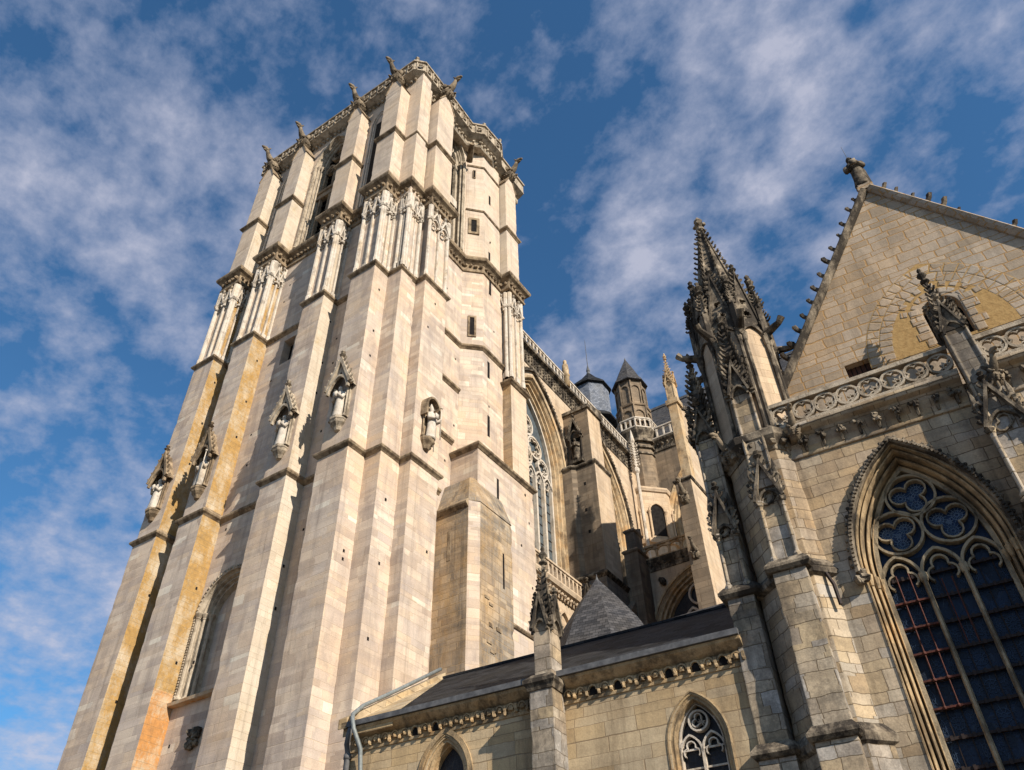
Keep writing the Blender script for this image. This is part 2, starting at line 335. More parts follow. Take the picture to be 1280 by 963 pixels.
class MB:
    def __init__(s):
        s.v, s.f, s.m = [], [], []

    def add(s, vs, fs, m=0):
        o = len(s.v)
        s.v.extend([tuple(p) for p in vs])
        for f in fs:
            s.f.append([i + o for i in f])
            s.m.append(m)

    def box(s, x0, x1, y0, y1, z0, z1, m=0):
        vs = [(x0, y0, z0), (x1, y0, z0), (x1, y1, z0), (x0, y1, z0), (x0, y0, z1), (x1, y0, z1), (x1, y1, z1), (x0, y1, z1)]
        s.add(vs, [(3, 2, 1, 0), (4, 5, 6, 7), (0, 1, 5, 4), (1, 2, 6, 5), (2, 3, 7, 6), (3, 0, 4, 7)], m)

    def fbox(s, fr, a0, a1, z0, z1, d0, d1, m=0):
        vs = [fr(a, z, d) for d in (d0, d1) for a, z in ((a0, z0), (a1, z0), (a1, z1), (a0, z1))]
        s.add(vs, [(0, 1, 2, 3), (7, 6, 5, 4), (0, 4, 5, 1), (1, 5, 6, 2), (2, 6, 7, 3), (3, 7, 4, 0)], m)

    def prism(s, poly, z0, z1, m=0, top=None, mats=None, ztop=None):
        n = len(poly)
        top = top or poly
        vs = [(p[0], p[1], z0) for p in poly] + [(p[0], p[1], z1 if ztop is None else ztop[i]) for i, p in enumerate(top)]
        o = len(s.v)
        s.v.extend(vs)
        for i in range(n):
            j = (i + 1) % n
            s.f.append([o + i, o + j, o + n + j, o + n + i])
            s.m.append(mats[i] if mats else m)
        s.f.append([o + i for i in reversed(range(n))]); s.m.append(m)
        s.f.append([o + n + i for i in range(n)]); s.m.append(m)

    def rprism(s, poly, z0, z1, m=0, mats=None, step=0.37, j=0.007, chip=0.035):
        n = len(poly)
        cx, cy = sum(p[0] for p in poly) / n, sum(p[1] for p in poly) / n
        k = max(1, int(round((z1 - z0) / step)))
        zs = [z0 + (z1 - z0) * (i + (rnd.uniform(-.3, .3) if 0 < i < k else 0)) / k for i in range(k + 1)]
        rings = []
        for z in zs:
            ring = []
            for p in poly:
                a = abs(rnd.gauss(0, j)) + (chip * rnd.random() if rnd.random() < .14 else 0)
                dx, dy = cx - p[0], cy - p[1]
                ring.append((p[0] + math.copysign(min(a, abs(dx)), dx), p[1] + math.copysign(min(a, abs(dy)), dy), z))
            rings.append(ring)
        o = len(s.v)
        for r in rings:
            s.v.extend(r)
        for q in range(k):
            for i in range(n):
                jn = (i + 1) % n
                s.f.append([o + q * n + i, o + q * n + jn, o + (q + 1) * n + jn, o + (q + 1) * n + i])
                s.m.append(mats[i] if mats else m)
        s.f.append([o + i for i in reversed(range(n))]); s.m.append(m)
        s.f.append([o + k * n + i for i in range(n)]); s.m.append(m)

    def loft(s, loops, m=0, caps=True, closed=True):
        n = len(loops[0])
        o = len(s.v)
        for l in loops:
            s.v.extend([tuple(p) for p in l])
        for k in range(len(loops) - 1):
            for i in range(n if closed else n - 1):
                j = (i + 1) % n
                s.f.append([o + k * n + i, o + k * n + j, o + (k + 1) * n + j, o + (k + 1) * n + i]); s.m.append(m)
        if caps:
            s.f.append([o + i for i in reversed(range(n))]); s.m.append(m)
            s.f.append([o + (len(loops) - 1) * n + i for i in range(n)]); s.m.append(m)

    def plate(s, outer, holes, fr, d0, d1, m=0, mh=None):
        loops = [outer] + list(holes)
        flat = [p for l in loops for p in l]
        tris = tessellate_polygon([[Vector((p[0], p[1], 0)) for p in l] for l in loops])
        n = len(flat)
        o = len(s.v)
        s.v.extend([fr(p[0], p[1], d0) for p in flat] + [fr(p[0], p[1], d1) for p in flat])
        for t in tris:
            s.f.append([o + t[0], o + t[1], o + t[2]]); s.m.append(m)
            s.f.append([o + n + t[2], o + n + t[1], o + n + t[0]]); s.m.append(m)
        k = 0
        for li, l in enumerate(loops):
            for i in range(len(l)):
                j = (i + 1) % len(l)
                s.f.append([o + k + i, o + k + j, o + n + k + j, o + n + k + i]); s.m.append(m if li == 0 or mh is None else mh)
            k += len(l)

    def sweep(s, path, prof, fr, closed=False, m=0, side=1):
        """profile [(n, d)] along a 2-D path; n is measured to the right of the path (times side)"""
        P = [V2(p) for p in path]
        n = len(P)
        loops = []
        for i in range(n):
            if closed:
                a, b = P[i] - P[i - 1], P[(i + 1) % n] - P[i]
            else:
                a = P[i] - P[i - 1] if i > 0 else P[1] - P[0]
                b = P[i + 1] - P[i] if i < n - 1 else P[-1] - P[-2]
            a.normalize(); b.normalize()
            na, nb = Vector((a.y, -a.x)), Vector((b.y, -b.x))
            k = na + nb
            if k.length < 1e-6:
                k = na
            k.normalize()
            k = k / max(0.72 if closed and n > 12 else 0.35, k.dot(na))
            loops.append([fr(*(P[i] + k * (q[0] * side)), q[1]) for q in prof])
        if closed:
            loops.append(loops[0])
        s.loft(loops, m, caps=not closed)

    def ribbon(s, path, wd, fr, d0, d1, closed=False, m=0):
        s.sweep(path, [(-wd / 2, d0), (wd / 2, d0), (wd / 2, d1), (-wd / 2, d1)], fr, closed, m)

    def tube(s, pts, rad, n=8, m=0, closed=False):
        P = [Vector(p) for p in pts]
        if not isinstance(rad, (list, tuple)):
            rad = [rad] * len(P)
        loops = []
        ref = None
        for i, p in enumerate(P):
            t = (P[min(i + 1, len(P) - 1)] - P[max(i - 1, 0)])
            t.normalize()
            if ref is None:
                ref = Vector((0, 0, 1)) if abs(t.z) < 0.9 else Vector((1, 0, 0))
            x = t.cross(ref)
            if x.length < 1e-5:
                x = t.cross(Vector((0, 1, 0)))
            x.normalize()
            y = x.cross(t)
            ref = y
            loops.append([p + (x * math.cos(2 * math.pi * k / n) + y * math.sin(2 * math.pi * k / n)) * rad[i] for k in range(n)])
        s.loft(loops, m)

    def lathe(s, c, prof, n=12, m=0, rot=0.0, sx=1.0, sy=1.0):
        s.loft([[(c[0] + r * sx * math.cos(rot + 2 * math.pi * k / n), c[1] + r * sy * math.sin(rot + 2 * math.pi * k / n), c[2] + z) for k in range(n)] for r, z in prof], m)

    def blob(s, c, r, m=0, jit=0.25, n1=5, n2=4):
        rx, ry, rz = r if isinstance(r, (tuple, list)) else (r, r, r)
        loops = []
        for a in range(1, n2):
            th = math.pi * a / n2
            loops.append([(c[0] + rx * math.sin(th) * math.cos(2 * math.pi * k / n1 + a) * (1 + rnd.uniform(-jit, jit)),
                           c[1] + ry * math.sin(th) * math.sin(2 * math.pi * k / n1 + a) * (1 + rnd.uniform(-jit, jit)),
                           c[2] - rz * math.cos(th)) for k in range(n1)])
        s.loft(loops, m)

    def crocket(s, p, out, upv, size, m=0):
        p, out, upv = Vector(p), Vector(out).normalized(), Vector(upv).normalized()
        size *= rnd.uniform(0.85, 1.15)
        q = [p - out * .15 * size, p + out * .4 * size + upv * .08 * size, p + out * .8 * size + upv * .3 * size, p + out * 1.0 * size + upv * .68 * size, p + out * .72 * size + upv * .92 * size]
        s.tube(q, [.36 * size, .29 * size, .29 * size, .34 * size, .13 * size], 5, m)


def wallfr(p0, t):
    """frame on a vertical wall: a along t, z up, d into the wall"""
    t = V2(t).normalized()
    nx, ny = t.y, -t.x
    return lambda a, z, d: (p0[0] + t.x * a - nx * d, p0[1] + t.y * a - ny * d, z)


def fY(y):
    return lambda a, z, d: (a, y + d, z)


def fX(x):
    return lambda a, z, d: (x - d, a, z)


def plan(z):
    return lambda x, y, d: (x, y, z + d)


def arch(c, half, zs, rise, n=10):
    rr = (half * half + rise * rise) / (2 * half)
    a1 = math.atan2(rise, rr - half)
    if rise > rr:
        a1 = math.pi - math.asin(min(1, rise / rr))
    L = [(c - half + rr - rr * math.cos(a1 * k / n), zs + rr * math.sin(a1 * k / n)) for k in range(n + 1)]
    L[-1] = (c, zs + rise)
    return L + [(2 * c - p[0], p[1]) for p in reversed(L[:-1])]


def offset(path, d, closed=False):
    mb = []
    P = [V2(p) for p in path]
    n = len(P)
    for i in range(n):
        a = P[i] - P[i - 1] if (i > 0 or closed) else P[1] - P[0]
        b = P[(i + 1) % n] - P[i] if (i < n - 1 or closed) else P[-1] - P[-2]
        a.normalize(); b.normalize()
        na, nb = Vector((-a.y, a.x)), Vector((-b.y, b.x))
        k = (na + nb).normalized()
        k = k / max(0.35, k.dot(na))
        mb.append(tuple(P[i] + k * d))
    return mb


def foil(c, n, e, r, a0, seg=8):
    pts = []
    h = math.pi / n
    dist = e * math.cos(h) + math.sqrt(max(1e-6, r * r - (e * math.sin(h)) ** 2))
    for k in range(n):
        ak = a0 + 2 * h * k
        cx, cy = c[0] + e * math.cos(ak), c[1] + e * math.sin(ak)
        p0 = (c[0] + dist * math.cos(ak - h), c[1] + dist * math.sin(ak - h))
        th0 = math.atan2(p0[1] - cy, p0[0] - cx) - ak
        while th0 > 0:
            th0 -= 2 * math.pi
        for q in range(seg):
            th = ak + th0 + (-2 * th0) * q / seg
            pts.append((cx + r * math.cos(th), cy + r * math.sin(th)))
    return pts


def circle(c, r, n=24):
    return [(c[0] + r * math.cos(2 * math.pi * k / n), c[1] + r * math.sin(2 * math.pi * k / n)) for k in range(n)]


def ngon(c, apothem, n=8, rot=None):
    rr = apothem / math.cos(math.pi / n)
    rot = math.pi / n if rot is None else rot
    return [(c[0] + rr * math.cos(rot + 2 * math.pi * k / n), c[1] + rr * math.sin(rot + 2 * math.pi * k / n)) for k in range(n)]


BASE = {}


def meshdata(name, mb, mats, shift=(0, 0, 0), smooth=False, bevel=0):
    bm = bmesh.new()
    vs = [bm.verts.new((p[0] - shift[0], p[1] - shift[1], p[2] - shift[2])) for p in mb.v]
    for f, mi in zip(mb.f, mb.m):
        try:
            fc = bm.faces.new([vs[i] for i in f])
            fc.material_index = mi
            fc.smooth = smooth
        except ValueError:
            pass
    bmesh.ops.recalc_face_normals(bm, faces=bm.faces)
    uvl = bm.loops.layers.uv.new("UVMap")
    for fc in bm.faces:
        n = fc.normal
        if abs(n.z) < 0.97:
            t = Vector((-n.y, n.x, 0)).normalized()
            sl = Vector((0, 0, 1)) if abs(n.z) < 0.3 else n.cross(t)
            for l in fc.loops:
                p = l.vert.co + Vector(shift)
                l[uvl].uv = (p.dot(t), p.dot(sl))
        else:
            for l in fc.loops:
                p = l.vert.co + Vector(shift)
                l[uvl].uv = (p.x, p.y)
    me = bpy.data.meshes.new(name)
    bm.to_mesh(me)
    bm.free()
    for k in mats:
        me.materials.append(M[k])
    return me


def tagit(o, label=None, cat=None, group=None, kind=None):
    if label: o['label'] = label
    if cat: o['category'] = cat
    if group: o['group'] = group
    if kind: o['kind'] = kind
    return o


def thing(name, base, frame, label, cat, group=None):
    o = bpy.data.objects.new(name, None)
    COL.objects.link(o)
    rz, org = FR[frame]
    o.rotation_euler = (0, 0, rz)
    o.location = Matrix.Rotation(rz, 3, 'Z') @ Vector(base) + org
    o.empty_display_size = 0.5
    BASE[o] = Vector(base)
    return tagit(o, label, cat, group)


def part(name, mb, mats, parent, label=None, smooth=False):
    mats = [mats] if isinstance(mats, str) else mats
    b = BASE[parent]
    o = bpy.data.objects.new(name, meshdata(name, mb, mats, b, smooth))
    COL.objects.link(o)
    o.parent = parent
    BASE[o] = b
    if label: o['label'] = label
    return o


def inst(name, me, parent, loc, rz=0.0, sc=1.0):
    o = bpy.data.objects.new(name, me)
    COL.objects.link(o)
    o.parent = parent
    o.location = Vector(loc) - BASE[parent]
    o.rotation_euler = (0, 0, rz)
    o.scale = (sc, sc, sc)
    BASE[o] = BASE[parent]
    return o


def single(name, mb, mats, base, frame, label, cat, group=None, kind=None, smooth=False):
    mats = [mats] if isinstance(mats, str) else mats
    o = bpy.data.objects.new(name, meshdata(name, mb, mats, base, smooth))
    COL.objects.link(o)
    rz, org = FR[frame]
    o.rotation_euler = (0, 0, rz)
    o.location = Matrix.Rotation(rz, 3, 'Z') @ Vector(base) + org
    return tagit(o, label, cat, group, kind)


STRING = [(-0.05, -0.30), (0.03, -0.28), (0.10, -0.20), (0.19, -0.13), (0.22, -0.04), (0.20, 0.02), (-0.02, 0.26), (-0.05, 0.26)]
SMALL = [(-0.05, -0.16), (0.06, -0.14), (0.12, -0.05), (0.12, 0.0), (0.0, 0.14), (-0.05, 0.14)]
CORNICE = [(-0.05, -1.55), (0.10, -1.5), (0.12, -1.36), (0.06, -1.28), (0.08, -0.75), (0.22, -0.62), (0.40, -0.5), (0.46, -0.36), (0.46, -0.2), (0.36, -0.1), (-0.02, 0.15), (-0.05, 0.15)]


def inset_path(P, e):
    """move an open plan path inwards (left of its direction)"""
    return offset(P, e)


def frieze(mb, path, z, out, step, size, m=0, closed=False):
    """row of carved leaves along a plan path"""
    for i in range(len(path) - (0 if closed else 1)):
        a, b = V2(path[i]), V2(path[(i + 1) % len(path)])
        L = (b - a).length
        if L < 0.2:
            continue
        t = (b - a) / L
        nrm = Vector((t.y, -t.x))
        k = max(1, int(L / step))
        for j in range(k):
            p = a + t * (L * (j + 0.5) / k) + nrm * out
            mb.blob((p.x, p.y, z + rnd.uniform(-.03, .03)), (size, size, size * 1.1), m, 0.35)


def gablet(mb, fr, c, half, z0, z1, d, thick=0.1, m=0, cr=0.12, ncr=4, finial=True, arc=True, wd=0.07):
    """crocketed gable: two raking bars, a pointed arch under them, crockets and a finial"""
    mb.ribbon([(c - half, z0), (c, z1), (c + half, z0)], wd, fr, d - thick, d + 0.05, False, m)
    if arc:
        mb.ribbon(arch(c, half * 0.82, z0 - half * 0.35, half * 1.25, 6), wd * 0.8, fr, d - thick * 0.7, d + 0.05, False, m)
    o = Vector(fr(0, 0, 0))
    ax = Vector(fr(1, 0, 0)) - o
    for sgn in (-1, 1):
        nv = (ax * (sgn * (z1 - z0)) + Vector((0, 0, half))).normalized()
        for k in range(ncr):
            f = (k + 0.5) / ncr
            mb.crocket(fr(c + sgn * half * (1 - f), z0 + (z1 - z0) * f, d - thick * 0.5), nv, (0, 0, 1), cr, m)
    if finial:
        p = Vector(fr(c, z1, d - thick * 0.4))
        mb.lathe(p, [(0.05, -0.05), (0.035, cr), (0.12 * cr * 8, cr * 1.5), (0.04, cr * 2.0), (0.09 * cr * 8, cr * 2.6), (0.01, cr * 3.3)], 6, m)


def spirelet(mb, c, hw, z0, z1, m=0, rot=0.0, cr=0.11, ncr=7, gabs=True, n=4):
    ring = ngon(c, hw, n, math.pi / n + rot)
    rr = hw / math.cos(math.pi / n)
    mb.loft([[(p[0], p[1], z0) for p in ring], [(c[0] + (p[0] - c[0]) * 0.1, c[1] + (p[1] - c[1]) * 0.1, z1 - 0.1) for p in ring]], m)
    for p in ring:
        d = Vector((p[0] - c[0], p[1] - c[1], 0)).normalized()
        for k in range(ncr):
            f = 0.12 + 0.82 * (k + 0.5) / ncr
            mb.crocket((c[0] + d.x * rr * (1 - f), c[1] + d.y * rr * (1 - f), z0 + (z1 - z0) * f), d + Vector((0, 0, 0.2)), (0, 0, 1), cr * (1.1 - 0.4 * f), m)
    mb.lathe((c[0], c[1], z1), [(0.06, -0.18), (0.045, 0.0), (0.13, 0.06), (0.13, 0.10), (0.05, 0.16), (0.055, 0.2), (0.14, 0.32), (0.10, 0.4), (0.04, 0.46), (0.07, 0.54), (0.01, 0.66)], 7, m)
    if gabs:
        for k in range(n):
            a = rot + 2 * math.pi * k / n + math.pi / n * 2
            t = (-math.sin(a), math.cos(a))
            p0 = (c[0] + math.cos(a) * hw, c[1] + math.sin(a) * hw)
            gablet(mb, wallfr(p0, t), 0, hw * 0.95, z0 - 0.1, z0 + hw * 2.6, -0.02, 0.07, m, cr * 0.9, 3, True, True, 0.06)


def colonnette(mb, p, z0, z1, r=0.06, m=0):
    mb.lathe((p[0], p[1], 0), [(r * 2, z0), (r * 2, z0 + 0.08), (r * 1.2, z0 + 0.16), (r, z0 + 0.22), (r, z1 - 0.3), (r * 1.3, z1 - 0.27), (r * 1.1, z1 - 0.22), (r * 2.1, z1 - 0.03), (r * 2.1, z1)], 8, m)


# ------------------------------------------------------------------ ground
g = MB()
g.box(-400, 400, -300, 600, -0.3, 0.0)
single('ground', g, 'paving', (0, 0, 0), 'W', 'grey stone paving of the square around the cathedral', 'paving', kind='structure')


# ================================================================== BELL TOWER
TW = thing('bell_tower', (-30.3, 29.0, 0), 'W', 'tall pale limestone bell tower with stepped buttresses and gargoyles', 'tower')
GY, WY, RX, WX = 20.75, 21.95, -20.95, -22.80
Z1, Z2, Z3, Z4, ZT = 25.0, 38.4, 47.4, 53.5, 60.0
BUT = [(-38.66, -36.65), (-34.81, -32.88), (-28.63, -26.76), (-24.67, -22.68)]
GAPC = -30.755
TMATS = ['tower', 'tower_high', 'lichen', 'lichen_low', 'lichen_light', 'dark', 'band', 'annex']


def hole(mb, fr, a, z, s=0.11, m=5):
    mb.fbox(fr, a - s / 2, a + s / 2, z - s * 0.65, z + s * 0.65, -0.006, 0.03, m)


# ---- core walls: front plate with openings, the other sides plain
front_arch = [(GAPC - 1.95, 15.2)] + arch(GAPC, 1.95, 19.4, 1.95, 12) + [(GAPC + 1.95, 15.2)]
bel_f = [(GAPC - 1.75, 47.9)] + arch(GAPC, 1.75, 58.2, 3.2, 10) + [(GAPC + 1.75, 47.9)]
slot = [(-31.2, 38.9), (-31.2, 41.0), (-30.2, 41.0), (-30.2, 38.9)]
slot = [(p[0], p[1] - 3.4) for p in slot]
mb = MB()
mb.plate([(-39.66, 0), (-39.66, 47.0), (-21.68, 47.0), (-21.68, 0)], [front_arch, slot], fY(WY), 0, 1.0, 0)
mb.plate([(-39.66, 47.0), (-39.66, 63.0), (-21.68, 63.0), (-21.68, 47.0)], [bel_f], fY(WY), 0, 1.0, 1)
# blind masonry closing the round arch, the slot window and the belfry interior
mb.fbox(fY(WY), GAPC - 2.2, GAPC + 2.2, 15.0, 21.8, 0.72, 0.98, 0)
mb.fbox(fY(WY), -31.6, -29.9, 35, 38, 0.55, 0.9, 5)
# side walls
mb.box(-39.66, -38.9, WY + 1.0, 36.0, 0, 63.0, 0)
mb.box(-39.66, -22.8, 35.0, 36.0, 0, 63.0, 1)
bel_r = [(25.75, 47.9)] + arch(27.38, 1.62, 59.3, 2.9, 10) + [(29.0, 47.9)]
bel_r[0] = (25.76, 47.9)
mb.plate([(22.96, 0), (22.96, 46.9), (35.0, 46.9), (35.0, 0)], [], fX(WX), 0, 0.9, 0)
mb.plate([(22.96, 46.9), (22.96, 63.0), (35.0, 63.0), (35.0, 46.9)], [bel_r], fX(WX), 0, 0.9, 1)
mb.box(-38.8, -23.8, 23.0, 34.9, 46.0, 46.4, 5)
mb.box(-38.8, -23.8, 23.0, 34.9, 62.6, 63.0, 5)
for x, z in ((-31.6, 34.4), (-32.2, 30.5), (-31.9, 28.2), (-32.3, 24.2), (-32.1, 43.6), (-32.3, 42.0), (-29.2, 13.9), (-26.3, 35.0), (-26.2, 28.0), (-26.25, 33.0), (-25.2, 18.0), (-25.9, 31.6), (-26.2, 22.0), (-25.7, 44.0), (-25.3, 42.0), (-36.2, 33.6), (-36.1, 28.2), (-36.0, 22.8), (-32.4, 13.3), (-32.2, 17.0)):
    hole(mb, fY(WY), x, z)
for y, z in ((26.6, 35.8), (28.9, 31.4), (28.2, 28.4), (27.0, 40.4), (28.8, 36.8), (27.6, 42.5)):
    hole(mb, fX(WX), y, z)
part('tower_wall', mb, TMATS, TW)

# ---- corner pier between the two near buttresses
mb = MB()
INS = [0.0, 0.05, 0.10, 0.15, 0.2]
LV = [0.0, Z1, Z2, Z3 - 0.7, Z4, 61.6]
for k in range(5):
    e = INS[k]
    mb.rprism([(-22.7, WY - 0.02 + e), (-21.66 - e, WY - 0.02 + e), (-21.66 - e, 23.35), (-22.7, 23.35)], LV[k], LV[k + 1], 1 if k > 2 else 0)
fr = fX(-21.66)
for y, z in ((22.5, 36.4), (22.3, 33.0), (22.9, 30.0), (22.6, 22.3), (22.6, 19.0), (22.4, 15.5), (22.7, 42.0)):
    hole(mb, fX(-21.66 - (0.05 if z > 25 else 0)), y, z)
part('corner_pier', mb, TMATS, TW)


def ltower_buttress(i, x0, x1):
    mb = MB()
    for k in range(5):
        e = INS[k]
        zt = [LV[k + 1]] * 4
        z0, z1 = LV[k], (ZT if k == 4 else LV[k + 1])
        fl = {0: 2, 1: 2, 2: 4, 3: 0}[i]
        if k >= 3:
            fl = {0: 4, 1: 4, 2: 1, 3: 1}[i]
        if k == 2:
            fl = {0: 2, 1: 2, 2: 4, 3: 0}[i]
        fm = 1 if k > 2 else 0
        if k == 2:
            e += 0.14
        poly = [(x0 + e, GY + e), (x1 - e, GY + e), (x1 - e, WY + 0.3), (x0 + e, WY + 0.3)]
        if k == 0 and i == 1:
            mb.rprism(poly, 0, 15.6, 0, mats=[fm, 3, fm, fm])
            mb.rprism(poly, 15.602, z1, 0, mats=[fm, fl, fm, fm])
        else:
            mb.rprism(poly, z0, z1, 0, mats=[fm, fl, fm, fm])
        if k == 4:
            # gabled head running back to the parapet
            a, b = x0 + e, x1 - e
            mb.plate([(a, ZT - .02), ((a + b) / 2, 62.0), (b, ZT - .02)], [], fY(GY + e), 0, 1.2, 1)
            mb.ribbon([(a - .04, ZT - .02), ((a + b) / 2, 62.05), (b + .04, ZT - .02)], .1, fY(GY + e), -.06, 1.2, False, 6)
    frr = fX(x1)
    for z in (16.0 + i, 21.5 - i * 0.7, 30.0 + i * 0.4, 36.5, 33.1):
        hole(mb, fX(x1 - (0.05 if z > 25 else 0)), 21.4 + 0.13 * (i % 3), z)
    b = part('buttress', mb, TMATS, TW, ['lichen stained outermost buttress', 'buttress with orange lichen flank', 'buttress with faint lichen', None][i])
    return b


def panel_face(mb, fr, w, z0, z1, m=0):
    """blind tracery: shafts, two narrow trefoiled lights and a pair of crocketed gablets"""
    hw = w / 2
    zg = z1 - 1.9
    for a in (-hw + 0.06, 0.0, hw - 0.06):
        mb.fbox(fr, a - 0.06, a + 0.06, z0, z1 - 0.25, -0.14, 0.06, m)
        mb.fbox(fr, a - 0.16, a + 0.16, z0, z0 + 0.45, -0.2, 0.05, m)
    for a in (-hw, hw):
        p = fr(a, 0, -0.1)
        mb.lathe((p[0], p[1], 0), [(0.17, z0), (0.17, z0 + 0.5), (0.13, z0 + 0.6), (0.13, zg + 0.1), (0.2, zg + 0.35), (0.2, z1 - 0.3)], 8, m)
        mb.blob((p[0], p[1], zg + 0.2), (0.27, 0.27, 0.2), m)
    for c in (-hw / 2, hw / 2):
        gablet(mb, fr, c, hw / 2 - 0.02, zg, z1 - 0.75, -0.14, 0.16, m, 0.17, 3, True, True, 0.1)
        mb.ribbon(foil((c, zg - 0.25), 3, hw * 0.14, hw * 0.17, R(90), 5), 0.06, fr, -0.08, 0.04, True, m)
        for s in (-1, 1):
            p = Vector(fr(c + s * hw * 0.35, zg - 0.15, -0.16))
            mb.blob(p, 0.13, m)


for i, (x0, x1) in enumerate(BUT):
    b = ltower_buttress(i, x0, x1)
    mb = MB()
    ci, wi = (x0 + x1) / 2, x1 - x0
    panel_face(mb, wallfr((ci, GY + 0.24), (1, 0)), wi - 0.42, Z2 + 0.05, 46.0)
    panel_face(mb, wallfr((x1 - 0.24, (GY + WY) / 2 + 0.15), (0, 1)), WY - GY - 0.25, Z2 + 0.05, 46.0)
    part('traceried_panel', mb, 'palecarve', b)

# right-hand face buttresses
mb = MB()
for k in range(5):
    e = INS[k] + (0.14 if k == 2 else 0)
    poly = [(-22.9, 23.3 + e), (RX - e, 23.3 + e), (RX - e, 25.47 - e * 0.5), (-22.9, 25.47 - e * 0.5)]
    z1 = ZT if k == 4 else LV[k + 1]
    mb.rprism(poly, LV[k], z1, 1 if k > 2 else 0)
    if k == 4:
        a, c = 23.3 + e, 25.47 - e * .5
        mb.plate([(a, ZT - .02), ((a + c) / 2, 62.1), (c, ZT - .02)], [], fX(RX - e), 0, 1.5, 1)
        mb.ribbon([(a - .04, ZT - .02), ((a + c) / 2, 62.15), (c + .04, ZT - .02)], .1, fX(RX - e), -.06, 1.5, False, 6)
# rounded niche recess on the near buttress
for y, z in ((23.9, 34.5), (24.9, 20.4), (24.4, 36.9)):
    hole(mb, fX(RX - (0.05 if z > 25 else 0)), y, z)
bR = part('buttress', mb, TMATS, TW)
mb = MB()
panel_face(mb, wallfr((RX - 0.24, 24.38), (0, 1)), 1.85, Z2 + 0.05, 46.0)
part('traceried_panel', mb, 'palecarve', bR)
mb = MB()
panel_face(mb, wallfr((-21.92, WY + 0.1), (1, 0)), 0.55, Z2 + 0.05, 46.0)
panel_face(mb, wallfr((-21.76, 22.66), (0, 1)), 1.0, Z2 + 0.05, 46.0)
part('traceried_panel', mb, 'palecarve', TW)

mb = MB()
for k, (z0, z1) in enumerate(((29.2, 36.8), (36.8, 45.9), (46.5, Z4), (Z4, ZT))):
    e = INS[k + 1] + (0.12 if k == 1 else 0)
    mb.rprism([(-22.9, 32.5 + e), (-21.0 - e, 32.5 + e), (-21.0 - e, 34.45 - e), (-22.9, 34.45 - e)], z0, z1, 0, mats=[4 if k != 0 else 7, 1, 1, 1])
mb.plate([(32.7, ZT - .02), (33.5, 61.9), (34.25, ZT - .02)], [], fX(-21.2), 0, 1.5, 1)
mb.ribbon([(32.66, ZT - .02), (33.5, 61.95), (34.29, ZT - .02)], .1, fX(-21.2), -.06, 1.5, False, 6)
bF = part('buttress', mb, TMATS, TW, 'far buttress beside the stair turret')
mb = MB()
panel_face(mb, wallfr((-22.0, 32.74), (1, 0)), 1.2, 37.3, 46.0)
panel_face(mb, wallfr((-21.24, 33.5), (0, 1)), 1.45, 37.3, 46.0)
part('traceried_panel', mb, 'palecarve', bF)

# ---- stair turret, its wide base and the annex block
mb = MB()
turret = [(-22.95, 29.25), (-22.8, 29.25), (-21.72, 30.3), (-21.72, 32.6), (-22.95, 32.6)]
mb.rprism(turret, 28.5, 47.0, 0)
mb.prism([(-22.95, 29.35), (-22.75, 29.35), (-21.79, 30.35), (-21.79, 32.6), (-22.95, 32.6)], 47.0, 61.6, 1)
for y, z in ((31.2, 50.5), (31.6, 41.0), (31.0, 33.8)):
    hole(mb, fX(-21.72), y, z)
st = part('stair_turret', mb, TMATS, TW)
dfr = wallfr((-22.26, 29.775), (1.08, 1.05))
rfr = fX(-21.72)


def slit(fr, a, z, w, h, frame=0.1, dd=0.0):
    mb = MB()
    mb.fbox(fr, a - w / 2, a + w / 2, z - h / 2, z + h / 2, dd - 0.02, dd + 0.03, 1)
    if frame:
        mb.plate([(a - w / 2 - frame, z - h / 2 - frame), (a + w / 2 + frame, z - h / 2 - frame), (a + w / 2 + frame, z + h / 2 + frame), (a - w / 2 - frame, z + h / 2 + frame)],
                 [[(a - w / 2, z - h / 2), (a + w / 2, z - h / 2), (a + w / 2, z + h / 2), (a - w / 2, z + h / 2)]], fr, dd - 0.07, dd + 0.03, 0)
    part('slit_window', mb, ['band', 'dark'], st)


slit(dfr, 0.0, 51.4, 0.42, 1.5, 0.22, 0.03)
slit(dfr, -0.05, 58.4, 0.16, 1.0, 0.04, 0.03)
slit(dfr, 0.0, 40.3, 0.3, 1.7, 0.14)
for y, z, h in ((31.2, 56.0, 1.2), (31.15, 48.4, 1.7), (31.15, 45.2, 1.5), (30.95, 36.9, 1.4), (30.95, 32.2, 1.6)):
    slit(rfr, y, z, 0.22, h, 0.0, 0.0 if z < 47 else 0.07)

mb = MB()
base = [(-22.95, 28.75), (-20.9, 28.75), (-20.9, 34.48), (-22.95, 34.48)]
mb.rprism(base, 0, 29.05, 0)
mb.loft([[(p[0], p[1], 29.05) for p in [(-22.95, 28.75), (-20.9, 28.75), (-20.9, 34.48), (-22.95, 34.48)]],
         [(p[0], p[1], 30.6) for p in [(-22.95, 29.7), (-21.8, 30.2), (-21.8, 34.48), (-22.95, 34.48)]]], 7)
for y, z in ((33.0, 24.6), (34.0, 22.4), (33.9, 26.5), (33.6, 28.3), (29.2, 26.0)):
    hole(mb, fX(-20.9), y, z)
mb.fbox(fX(-20.9), 30.6, 30.8, 25.6, 27.8, -0.005, 0.03, 5)
part('turret_base', mb, TMATS, TW)

